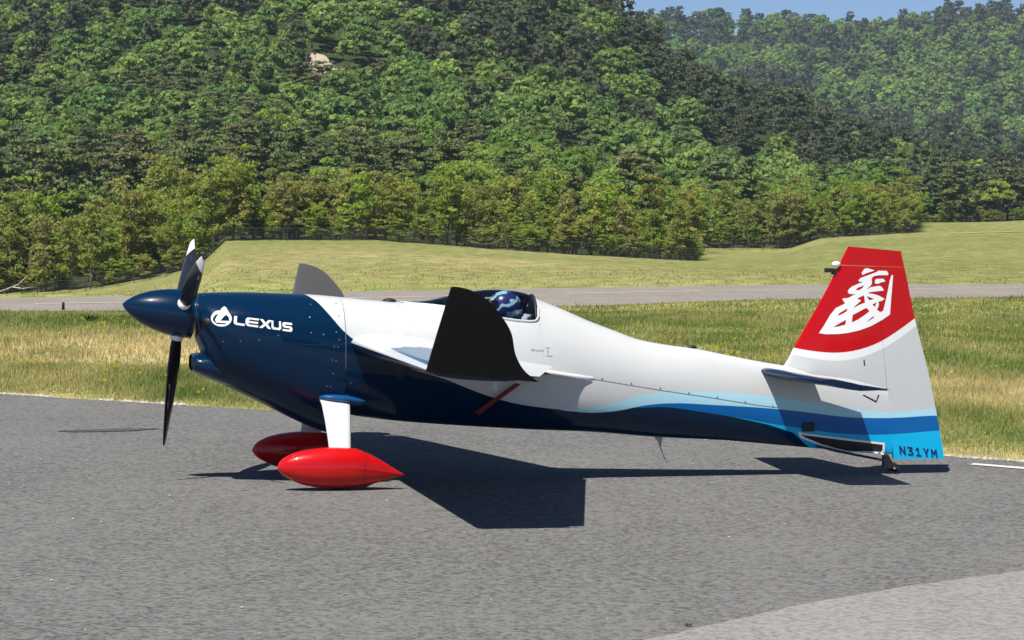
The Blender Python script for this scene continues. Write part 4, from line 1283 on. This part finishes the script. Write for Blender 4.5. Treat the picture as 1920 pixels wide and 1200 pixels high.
# red strap hanging from the near wing root to the belly
v_, f_ = merge([([(1.37, -.40, .735), (1.41, -.40, .725), (1.12, -.325, .50), (1.08, -.325, .515), (1.37, -.395, .735), (1.41, -.395, .725), (1.12, -.32, .50), (1.08, -.32, .515)],
     [(0, 1, 2, 3), (4, 7, 6, 5), (0, 3, 7, 4), (1, 5, 6, 2), (3, 2, 6, 7), (0, 4, 5, 1)])])
obj('red_strap', pymesh('red_strap', v_, f_, M['red_cloth']), plane)

# tailplane
def stab(side):
    pos = lambda x, y, z: Vector((x, side * y, z))
    LE = lambda v: pos(3.34 + .12 * v, .04 + 1.13 * v, .800 - .012 * v)
    TE = lambda v: pos(4.06 - .09 * v, .04 + 1.13 * v, .695 + .0 * v)
    nr_ = lambda v: Vector((.15, 0, 1)).normalized()
    th = lambda v: .115 - .01 * v
    col = lambda u, v, s: NAVY if (s < .2 or u < .10 or v > .88) else WHITE
    s_ = panel_obj('stabiliser', panel(LE, TE, nr_, th, 0, .56, 0, 1, 16, 14), plane, M['wing'], col)
    e_ = panel_obj('elevator', panel(LE, TE, nr_, th, .57, 1, .09, 1, 8, 12, deflect=R(7) * (1 if side < 0 else -1)), s_, M['wing'], lambda u, v, s: NAVY if (s < .2 or v > .93) else WHITE)
    p0 = TE(.75) + Vector((-.02, 0, -.03))
    v_, f_ = tube([p0 + Vector((-.10, 0, .0)), p0 + Vector((.0, 0, -.05)), p0 + Vector((.02, 0, .0))], [.006, .008, .006], 6)
    obj('trim_tab_horn', pymesh('trim_tab_horn', v_, f_, M['black']), e_)
    return s_
stab(-1); stab(1)

# fin and rudder share one skin: LE and TE curves by height
FLE = [(.66, 3.40), (.80, 3.515), (.86, 3.565), (.97, 3.624), (1.418, 3.882), (1.62, 3.985), (1.745, 4.048)]
FTE = [(.12, 4.850), (.413, 4.794), (.784, 4.710), (1.195, 4.595), (1.722, 4.478)]
def fin_pt(u, z, s):
    le = pch(FLE, z) if z > .66 else 3.40
    te = pch(FTE, z); hinge = 4.432 - .11 * max(0, (z - .3)) / 1.3
    x = le + (te - le) * u
    c = te - le; t = .075
    y = naca(u, t) * c * .55 + .002
    return Vector((x, s * y, z - (.035 * u if z > 1.5 else 0) * ((z - 1.5) / .245 if z > 1.5 else 0)))
def fin_panel(zlist, ulo, uhi, nu):
    V = []; F = []; n1 = nu + 1
    for z in zlist:
        a, b_ = ulo(z), uhi(z)
        for s in (1, -1):
            for k in range(n1):
                w = k / nu
                if a == 0: w = 1 - math.cos(math.pi / 2 * w)
                V.append(fin_pt(a + (b_ - a) * w, z, s))
    idx = lambda j, s, k: j * 2 * n1 + (0 if s > 0 else n1) + k
    nv = len(zlist) - 1
    for j in range(nv):
        for k in range(nu):
            F.append((idx(j, 1, k), idx(j + 1, 1, k), idx(j + 1, 1, k + 1), idx(j, 1, k + 1)))
            F.append((idx(j, -1, k), idx(j, -1, k + 1), idx(j + 1, -1, k + 1), idx(j + 1, -1, k)))
        F.append((idx(j, 1, 0), idx(j, -1, 0), idx(j + 1, -1, 0), idx(j + 1, 1, 0)))
        F.append((idx(j, 1, nu), idx(j + 1, 1, nu), idx(j + 1, -1, nu), idx(j, -1, nu)))
    for j in (0, nv):
        for k in range(nu): F.append((idx(j, 1, k), idx(j, 1, k + 1), idx(j, -1, k + 1), idx(j, -1, k)))
    return V, F
def hinge_u(z):
    le = pch(FLE, z) if z > .66 else 3.40
    te = pch(FTE, z); hx = 4.435 - .115 * (z - .12)
    return (hx - le) / (te - le)
zf = list(np.linspace(.66, 1.60, 26))
def mk(name, data, parent):
    bm = bmesh.new(); vs = [bm.verts.new(p) for p in data[0]]
    for f in data[1]:
        try: bm.faces.new([vs[i] for i in f])
        except ValueError: pass
    bmesh.ops.remove_doubles(bm, verts=bm.verts, dist=1e-6)
    o = obj(name, bm_mesh(name, bm, M['livery']), parent)
    md = o.modifiers.new('edge', 'EDGE_SPLIT'); md.split_angle = R(42); return o
fin = mk('fin', fin_panel(zf, lambda z: 0, lambda z: hinge_u(z) - .0012, 18), plane)
V1 = fin_panel(list(np.linspace(.113, 1.601, 40)), lambda z: hinge_u(z) + .0012, lambda z: 1, 12)
V2 = fin_panel(list(np.linspace(1.603, 1.745, 6)), lambda z: 0, lambda z: 1, 24)
rud = mk('rudder', merge([V1, V2]), plane)
_sk = fin_panel(list(np.linspace(.113, 1.745, 60)), lambda z: 0, lambda z: 1, 40)
bvh_tail = BVHTree.FromPolygons([tuple(p) for p in _sk[0]], _sk[1])
# little camera on the fin leading edge
b = merge([box_vf(3.868, 3.925, -.022, .022, 1.545, 1.578), box_vf(3.92, 3.955, -.012, .012, 1.53, 1.575)])
obj('tail_camera', pymesh('tail_camera', *b, M['black']), fin)
bm = bmesh.new(); bmesh.ops.create_uvsphere(bm, u_segments=14, v_segments=8, radius=1)
for v in bm.verts: v.co = Vector((v.co.x * .035 + 3.955, v.co.y * .032, v.co.z * .024 + 1.608))
obj('tail_light', bm_mesh('tail_light', bm, M['pure']), fin)

# ---- lettering and marks laid on the skin
def outline_mesh(name, polys):
    cu = bpy.data.curves.new(name, 'CURVE'); cu.dimensions = '2D'; cu.fill_mode = 'BOTH'
    for p in polys:
        s = cu.splines.new('POLY'); s.points.add(len(p) - 1)
        for q, (x, z) in zip(s.points, p): q.co = (x, z, 0, 1)
        s.use_cyclic_u = True
    return cu
def curve_to_decal(cu, name, mat, parent, bvh, side=-1, off=.002, fn=None, maxlen=.02):
    t = bpy.data.objects.new(name + '_src', cu); COL.objects.link(t)
    dg = bpy.context.evaluated_depsgraph_get(); dg.update()
    me0 = bpy.data.meshes.new_from_object(t.evaluated_get(dg))
    bpy.data.objects.remove(t)
    bm = bmesh.new(); bm.from_mesh(me0)
    bmesh.ops.remove_doubles(bm, verts=bm.verts, dist=1e-6)
    bmesh.ops.triangulate(bm, faces=bm.faces)
    for _ in range(4):
        ed = [e for e in bm.edges if e.calc_length() > maxlen]
        if not ed: break
        bmesh.ops.subdivide_edges(bm, edges=ed, cuts=1); bmesh.ops.triangulate(bm, faces=bm.faces)
    for v in bm.verts:
        x, z = (v.co.x, v.co.y) if fn is None else fn(v.co.x, v.co.y)
        h = on_body(x, z, side, off, bvh)
        v.co = h if h else Vector((x, side * .05, z))
    me = bpy.data.meshes.new(name); bm.to_mesh(me); bm.free(); me.materials.append(mat)
    return obj(name, me, parent)
KANJI=[ [(4.281, 1.552), (4.291, 1.561), (4.359, 1.559), (4.374, 1.538), (4.367, 1.526), (4.297, 1.526), (4.252, 1.518), (4.237, 1.502), (4.239, 1.461), (4.228, 1.445), (4.211, 1.43), (4.197, 1.418), (4.213, 1.424), (4.228, 1.434), (4.303, 1.445), (4.321, 1.435), (4.339, 1.409), (4.279, 1.402), (4.229, 1.397), (4.204, 1.387), (4.249, 1.383), (4.294, 1.371), (4.345, 1.345), (4.325, 1.331), (4.295, 1.323), (4.298, 1.295), (4.283, 1.262), (4.311, 1.243), (4.333, 1.254), (4.35, 1.319), (4.369, 1.405), (4.385, 1.486), (4.397, 1.526), (4.411, 1.528), (4.406, 1.448), (4.397, 1.338), (4.389, 1.224), (4.322, 1.181), (4.232, 1.135), (4.143, 1.104), (4.043, 1.083), (3.974, 1.076), (3.874, 1.074), (3.817, 1.083), (3.853, 1.133), (3.907, 1.223), (3.951, 1.275), (4.015, 1.304), (4.025, 1.311), (4.01, 1.328), (4.002, 1.347), (4.049, 1.351), (4.104, 1.38), (4.056, 1.382), (4.044, 1.399), (4.051, 1.415), (4.078, 1.439), (4.138, 1.463), (4.172, 1.476), (4.137, 1.475), (4.13, 1.487), (4.147, 1.504), (4.207, 1.525)] , [(4.154, 1.542), (4.176, 1.573), (4.196, 1.58), (4.261, 1.563), (4.236, 1.554), (4.201, 1.544), (4.164, 1.527)] , [(4.265, 1.49), (4.277, 1.498), (4.332, 1.499), (4.35, 1.478), (4.323, 1.473), (4.283, 1.459), (4.263, 1.464)] , [(4.108, 1.411), (4.123, 1.428), (4.178, 1.449), (4.163, 1.428), (4.138, 1.411)] , [(4.176, 1.371), (4.149, 1.361), (4.119, 1.344), (4.147, 1.337), (4.15, 1.328), (4.11, 1.295), (4.093, 1.273), (4.13, 1.295), (4.185, 1.316)] , [(4.197, 1.366), (4.232, 1.354), (4.259, 1.345), (4.22, 1.333)] , [(4.245, 1.302), (4.282, 1.319), (4.263, 1.283)] , [(3.962, 1.214), (3.981, 1.237), (4.043, 1.271), (4.038, 1.249), (3.996, 1.226)] , [(4.086, 1.221), (4.195, 1.276), (4.223, 1.252), (4.181, 1.219), (4.127, 1.185), (4.08, 1.164)] , [(3.928, 1.128), (3.992, 1.164), (4.034, 1.185), (4.027, 1.147), (3.973, 1.133)] , [(4.199, 1.169), (4.232, 1.195), (4.254, 1.212), (4.259, 1.202), (4.227, 1.181)] , ] 
EMBLEM=[ [(-0.703, 1.202), (-0.705, 1.189), (-0.71, 1.177), (-0.719, 1.166), (-0.73, 1.157), (-0.744, 1.15), (-0.759, 1.146), (-0.775, 1.145), (-0.791, 1.146), (-0.806, 1.15), (-0.82, 1.157), (-0.831, 1.166), (-0.84, 1.177), (-0.845, 1.189), (-0.847, 1.201), (-0.845, 1.214), (-0.84, 1.226), (-0.832, 1.237), (-0.82, 1.246), (-0.807, 1.253), (-0.792, 1.257), (-0.787, 1.252), (-0.762, 1.278), (-0.749, 1.286), (-0.737, 1.276), (-0.723, 1.246), (-0.719, 1.237), (-0.71, 1.226), (-0.705, 1.214)] , [(-0.835, 1.201), (-0.819, 1.225), (-0.789, 1.237), (-0.809, 1.213), (-0.819, 1.191), (-0.811, 1.172), (-0.743, 1.169), (-0.747, 1.161), (-0.805, 1.161), (-0.823, 1.175), (-0.833, 1.188)] , [(-0.782, 1.186), (-0.758, 1.217), (-0.74, 1.23), (-0.723, 1.21), (-0.721, 1.185)] ]
LETTERS=[ [(-0.685, 1.221), (-0.665, 1.219), (-0.669, 1.179), (-0.663, 1.172), (-0.611, 1.165), (-0.614, 1.149), (-0.672, 1.157), (-0.687, 1.165), (-0.691, 1.178)] , [(-0.591, 1.211), (-0.508, 1.201), (-0.512, 1.189), (-0.578, 1.197), (-0.583, 1.187), (-0.515, 1.178), (-0.518, 1.164), (-0.586, 1.173), (-0.583, 1.162), (-0.515, 1.153), (-0.518, 1.139), (-0.591, 1.149), (-0.604, 1.16), (-0.608, 1.176), (-0.604, 1.201)] , [(-0.504, 1.2), (-0.48, 1.197), (-0.462, 1.173), (-0.443, 1.192), (-0.417, 1.189), (-0.449, 1.162), (-0.423, 1.127), (-0.447, 1.13), (-0.465, 1.154), (-0.485, 1.135), (-0.511, 1.138), (-0.478, 1.165)] , [(-0.421, 1.19), (-0.407, 1.188), (-0.407, 1.147), (-0.401, 1.14), (-0.372, 1.136), (-0.366, 1.142), (-0.366, 1.183), (-0.352, 1.181), (-0.351, 1.131), (-0.361, 1.12), (-0.411, 1.126), (-0.421, 1.14)] , [(-0.328, 1.177), (-0.272, 1.17), (-0.272, 1.156), (-0.319, 1.162), (-0.323, 1.157), (-0.319, 1.151), (-0.284, 1.147), (-0.272, 1.138), (-0.27, 1.125), (-0.273, 1.113), (-0.284, 1.108), (-0.342, 1.116), (-0.342, 1.129), (-0.292, 1.123), (-0.287, 1.128), (-0.292, 1.134), (-0.328, 1.138), (-0.34, 1.147), (-0.342, 1.16), (-0.34, 1.172)] , ] 
curve_to_decal(outline_mesh('brush_character', KANJI), 'brush_character', M['pure'], fin, bvh_tail)
curve_to_decal(outline_mesh('emblem', EMBLEM), 'emblem', M['pure'], cowl, bvh_body)
for L_ in LETTERS: curve_to_decal(outline_mesh('letter', [L_]), 'letter', M['pure'], cowl, bvh_body)
REG = {'N': [(0,0),(.2,0),(.2,.62),(.6,0),(.8,0),(.8,1),(.6,1),(.6,.38),(.2,1),(0,1)],
       '3': [(0,1),(.72,1),(.76,.8),(.5,.58),(.74,.44),(.78,.2),(.6,0),(0,0),(0,.18),(.48,.18),(.56,.29),(.46,.42),(.2,.42),(.2,.58),(.5,.82),(0,.82)],
       '1': [(.05,0),(.75,0),(.75,.17),(.5,.17),(.5,1),(.32,1),(.05,.8),(.05,.62),(.3,.76),(.3,.17),(.05,.17)],
       'Y': [(.3,0),(.5,0),(.5,.42),(.8,1),(.58,1),(.4,.62),(.22,1),(0,1),(.3,.42)],
       'M': [(0,0),(.18,0),(.18,.6),(.4,.25),(.62,.6),(.62,0),(.8,0),(.8,1),(.62,1),(.4,.6),(.18,1),(0,1)]}
for k_, ch_ in enumerate('N31YM'):
    x0_ = 4.474 + .0655 * k_
    poly = [(x0_ + .062 * px_ + .010 * (1 - py_), .150 - .105 * (x0_ + .062 * px_ - 4.474) + .066 * py_) for px_, py_ in REG[ch_]]
    curve_to_decal(outline_mesh('registration_letter', [poly]), 'registration_letter', M['darkblue_letter'], rud, bvh_tail, off=.003)
# small grey makers' marks on the side
marks = [[(1.498, .975), (1.515, .985), (1.53, .975), (1.515, .962)]] + [[(1.535 + .013 * k, .962), (1.544 + .013 * k, .962), (1.544 + .013 * k, .975 - .002 * (k % 2)), (1.535 + .013 * k, .975)] for k in range(5)] + \
        [[(1.612, .990), (1.645, .990), (1.645, .984), (1.612, .984)], [(1.622, .972), (1.636, .972), (1.634, .950), (1.627, .946)], [(1.615, .934), (1.663, .930), (1.663, .924), (1.615, .928)]]
for mk_ in marks: curve_to_decal(outline_mesh('small_mark', [mk_]), 'small_mark', M['greymark'], fus, bvh_body)
curve_to_decal(outline_mesh('fin_mark', [[(4.176, .880), (4.186, .880), (4.190, .842), (4.196, .836), (4.180, .836)]]), 'fin_mark', M['black'], fin, bvh_tail)

# tail spring opening with white border, vent, tail wheel
rim = [(3.643, .336), (3.70, .322), (4.05, .277), (4.358, .240), (4.362, .165), (4.345, .150), (4.329, .160), (4.06, .172), (3.95, .198), (3.836, .225), (3.664, .290)]
inn = [(3.668, .318), (3.70, .308), (4.05, .262), (4.342, .226), (4.342, .185), (4.329, .172), (4.06, .184), (3.95, .208), (3.836, .240), (3.70, .292)]
curve_to_decal(outline_mesh('opening_border', [rim, inn]), 'opening_border', M['pure'], fus, bvh_body, off=.003)
curve_to_decal(outline_mesh('spring_opening', [inn]), 'spring_opening', M['black'], fus, bvh_body, off=.002)
b = box_vf(-.047, .047, -.012, .012, -.034, .034)
vent = obj('side_vent', pymesh('side_vent', b[0], b[1], M['black']), fus); vent.location = on_body(3.724, .371, -1, .004); 
sp_ = [(3.80, .225, .055), (3.95, .185, .05), (4.15, .145, .042), (4.32, .112, .035), (4.39, .098, .03)]
V = []; F = []
for i, (x, z, w) in enumerate(sp_):
    V += [(x, -w, z - .009), (x, w, z - .009), (x, w, z + .009), (x, -w, z + .009)]
    if i:
        for k in range(4): F.append((4 * i - 4 + k, 4 * i - 4 + (k + 1) % 4, 4 * i + (k + 1) % 4, 4 * i + k))
F += [(0, 1, 2, 3), (16, 19, 18, 17)]
obj('tail_spring', pymesh('tail_spring', V, F, M['black']), plane)
tw = obj('tail_wheel_fork', pymesh('tail_wheel_fork', *merge([
    ([(4.355, -.03, .15), (4.385, -.03, .15), (4.43, -.03, .075), (4.475, -.03, .06), (4.48, -.03, .035), (4.355, -.03, .05), (4.355, .03, .15), (4.385, .03, .15), (4.43, .03, .075), (4.475, .03, .06), (4.48, .03, .035), (4.355, .03, .05)],
     [(0, 1, 2, 3, 4, 5), (11, 10, 9, 8, 7, 6)] + [(k, (k + 1) % 6, 6 + (k + 1) % 6, 6 + k) for k in range(6)])]), M['black']), plane)
V = []; F = []
def wheel_vf(cx, cy, cz, r, w, seg=28):
    pr = [(-.5, .62), (-.5, .86), (-.36, .97), (0, 1.0), (.36, .97), (.5, .86), (.5, .62)]
    V = []; F = []
    for t, q in pr:
        for k in range(seg):
            a = 2 * math.pi * k / seg; V.append((cx + r * q * math.cos(a), cy + t * w, cz + r * q * math.sin(a)))
    for i in range(len(pr) - 1):
        for k in range(seg): F.append((i * seg + k, i * seg + (k + 1) % seg, (i + 1) * seg + (k + 1) % seg, (i + 1) * seg + k))
    F.append(tuple(range(seg))); F.append(tuple(range((len(pr) - 1) * seg, len(pr) * seg))[::-1])
    return V, F
obj('tail_wheel', pymesh('tail_wheel', *wheel_vf(4.435, 0, .045, .045, .04), M['rubber'], True), plane)
v_, f_ = tube([(4.435, -.036, .045), (4.435, .036, .045)], [.01, .01], 10)
obj('axle', pymesh('axle', v_, f_, M['metal']), tw)

# main gear
PT = [(-.42, .165), (-.40, .205), (-.343, .247), (-.25, .280), (-.15, .297), (-.039, .305), (.114, .298), (.20, .272), (.30, .222), (.40, .160), (.492, .106)]
PB = [(-.42, .160), (-.40, .128), (-.343, .088), (-.25, .044), (-.15, .022), (-.039, .014), (.114, .016), (.20, .028), (.30, .050), (.40, .078), (.492, .100)]
PW = [(-.42, .004), (-.40, .040), (-.343, .075), (-.25, .102), (-.15, .116), (-.039, .120), (.114, .112), (.20, .094), (.30, .066), (.40, .034), (.492, .003)]
def pant(side):
    V = []; F = []; SGp = 28
    xs = [-.42, -.418, -.412, -.40, -.375] + list(np.arange(-.343, .45, .035)) + [.45, .475, .492]
    for x in xs:
        zt, zb, w = pch(PT, x), pch(PB, x), pch(PW, x); zc = (zt + zb) / 2; h = (zt - zb) / 2
        for k in range(SGp):
            a = 2 * math.pi * k / SGp; ca, sa = math.cos(a), math.sin(a); n = 2.25
            V.append((x, side * .73 + w * math.copysign(abs(ca) ** (2 / n), ca), zc + h * math.copysign(abs(sa) ** (2 / n), sa)))
    for i in range(len(xs) - 1):
        for k in range(SGp): F.append((i * SGp + k, i * SGp + (k + 1) % SGp, (i + 1) * SGp + (k + 1) % SGp, (i + 1) * SGp + k))
    F.append(tuple(range(SGp))); F.append(tuple(range((len(xs) - 1) * SGp, len(xs) * SGp)))
    p = obj('wheel_pant', pymesh('wheel_pant', V, F, M['red'], True), plane)
    V2 = []; F2 = []
    for i, x in enumerate((.196, .2)):
        zt, zb, w = pch(PT, x) + .0012, pch(PB, x) - .0012, pch(PW, x) + .0012; zc = (zt + zb) / 2; h = (zt - zb) / 2
        for k in range(40):
            a = 2 * math.pi * k / 40; ca, sa = math.cos(a), math.sin(a)
            V2.append((x, side * .73 + w * math.copysign(abs(ca) ** (2 / 2.25), ca), zc + h * math.copysign(abs(sa) ** (2 / 2.25), sa)))
    F2 = [(k, (k + 1) % 40, 40 + (k + 1) % 40, 40 + k) for k in range(40)]
    obj('split_line', pymesh('split_line', V2, F2, M['dark_red']), p)
    obj('tyre', pymesh('tyre', *wheel_vf(.02, side * .73, .125, .125, .11), M['rubber'], True), p)
    # leg: flat tapering spring
    V = []; F = []; L_ = [(.30, .66, -.075, .165), (.42, .585, -.060, .148), (.55, .48, -.055, .132), (.66, .37, -.052, .116), (.73, .285, -.050, .106)]
    for i, (y, z, xa, xb) in enumerate(L_):
        n_ = 14
        for k in range(n_):
            a = 2 * math.pi * k / n_; xm, xr = (xa + xb) / 2, (xb - xa) / 2
            V.append((xm + xr * math.copysign(abs(math.cos(a)) ** .7, math.cos(a)), side * (y + .016 * math.sin(a) * .8), z + .016 * math.sin(a)))
        if i:
            for k in range(n_): F.append((i * n_ - n_ + k, i * n_ - n_ + (k + 1) % n_, i * n_ + (k + 1) % n_, i * n_ + k))
    leg = obj('gear_leg', pymesh('gear_leg', V, F, M['white'], True), plane)
    bm = bmesh.new(); bmesh.ops.create_uvsphere(bm, u_segments=20, v_segments=12, radius=1)
    for v in bm.verts: v.co = Vector((v.co.x * .155 + .10 + .02 * v.co.x, side * (.365 + .085 * v.co.y), .614 + .036 * v.co.z - .02 * v.co.x + .012 * v.co.y))
    obj('leg_fairing', bm_mesh('leg_fairing', bm, M['leg_blue']), leg)
M['dark_red'] = simple('dark_red_gap', (.12, .004, .005), .6)
M['leg_blue'] = simple('mid_blue_paint', (.006, .07, .22), .3, .8, var=.04)
pant(-1); pant(1)

# ------------------------------------------------------------------ pilot (held by the cockpit, so a thing of its own)
pil = empty('person', (0, 0, 0))
pil.location = plane.location; pil.rotation_euler = (0, 0, PSI)
tag(pil, 'pilot in a blue striped helmet sitting in the cockpit under the canopy', 'person')
nodes = [(1.30, 0, .60, .13, .14), (1.34, 0, .76, .12, .14), (1.39, 0, .92, .12, .16), (1.42, 0, 1.04, .09, .14), (1.41, 0, 1.12, .05, .055), (1.385, 0, 1.20, .055, .06), (1.375, 0, 1.27, .075, .075),
         (1.40, .17, 1.03, .055, .055), (1.30, .21, .86, .042, .042), (1.10, .12, .84, .034, .034), (1.00, .035, .87, .028, .03),
         (1.40, -.17, 1.03, .055, .055), (1.30, -.21, .86, .042, .042), (1.10, -.12, .84, .034, .034), (1.00, -.035, .84, .028, .03),
         (1.22, .11, .59, .085, .085), (.94, .14, .72, .065, .065), (.66, .13, .56, .045, .045), (.57, .13, .62, .035, .045),
         (1.22, -.11, .59, .085, .085), (.94, -.14, .72, .065, .065), (.66, -.13, .56, .045, .045), (.57, -.13, .62, .035, .045)]
edges = [(0, 1), (1, 2), (2, 3), (3, 4), (4, 5), (5, 6), (3, 7), (7, 8), (8, 9), (9, 10), (3, 11), (11, 12), (12, 13), (13, 14), (0, 15), (15, 16), (16, 17), (17, 18), (0, 19), (19, 20), (20, 21), (21, 22)]
bmesh_ = bpy.data.meshes.new('body'); bmesh_.from_pydata([n[:3] for n in nodes], edges, []); bmesh_.update()
body = obj('body', bmesh_, pil, M['suit'])
skm = body.modifiers.new('skin', 'SKIN'); 
for i, n in enumerate(nodes):
    sv = bmesh_.skin_vertices[0].data[i]; sv.radius = (n[3], n[4]); sv.use_root = (i == 0)
body.modifiers.new('sub', 'SUBSURF').levels = 1
body.modifiers['sub'].render_levels = 2
# helmet: egg shell with chin bar and eye port
bm = bmesh.new(); bmesh.ops.create_uvsphere(bm, u_segments=40, v_segments=26, radius=1)
for v in bm.verts:
    x, y, z = v.co; jaw = max(0, -z)
    v.co = Vector((x * .128 - .012 * jaw - (.012 if x < 0 else 0) * jaw, y * .108 * (1 - .12 * jaw), z * .124 if z > 0 else z * .130))
for f in list(bm.faces):
    c = f.calc_center_median()
    if c.x < -.075 and -.035 < c.z < .045: bm.faces.remove(f)
    elif c.z < -.112: bm.faces.remove(f)
hm = obj('helmet', bm_mesh('helmet', bm, M['helmet']), pil); hm.location = (1.372, 0, 1.276); hm.rotation_euler = (0, R(4), 0)
bm = bmesh.new(); bmesh.ops.create_uvsphere(bm, u_segments=32, v_segments=20, radius=1)
for v in bm.verts: v.co = Vector((v.co.x * .122, v.co.y * .102, v.co.z * .118))
for f in list(bm.faces):
    c = f.calc_center_median()
    if not (c.x < -.06 and -.045 < c.z < .055): bm.faces.remove(f)
obj('visor', bm_mesh('visor', bm, M['visor']), hm)

# ------------------------------------------------------------------ haze: clear spring air over a kilometre of distance
hv, hf = box_vf(-1900, 1900, -70, 2250, -14, 165)
hz = obj('haze', pymesh('haze', hv, hf))
hm_ = bpy.data.materials.new('haze'); hm_.use_nodes = True
hn = hm_.node_tree; hn.nodes.remove(hn.nodes['Principled BSDF'])
pv_ = hn.nodes.new('ShaderNodeVolumePrincipled')
pv_.inputs['Color'].default_value = (.62, .78, 1.0, 1); pv_.inputs['Density'].default_value = .00013
pv_.inputs['Anisotropy'].default_value = .2
hn.links.new(pv_.outputs[0], hn.nodes['Material Output'].inputs['Volume'])
hz.data.materials.append(hm_)
tag(hz, 'faint blue haze in the air over the valley', 'haze', kind='stuff')
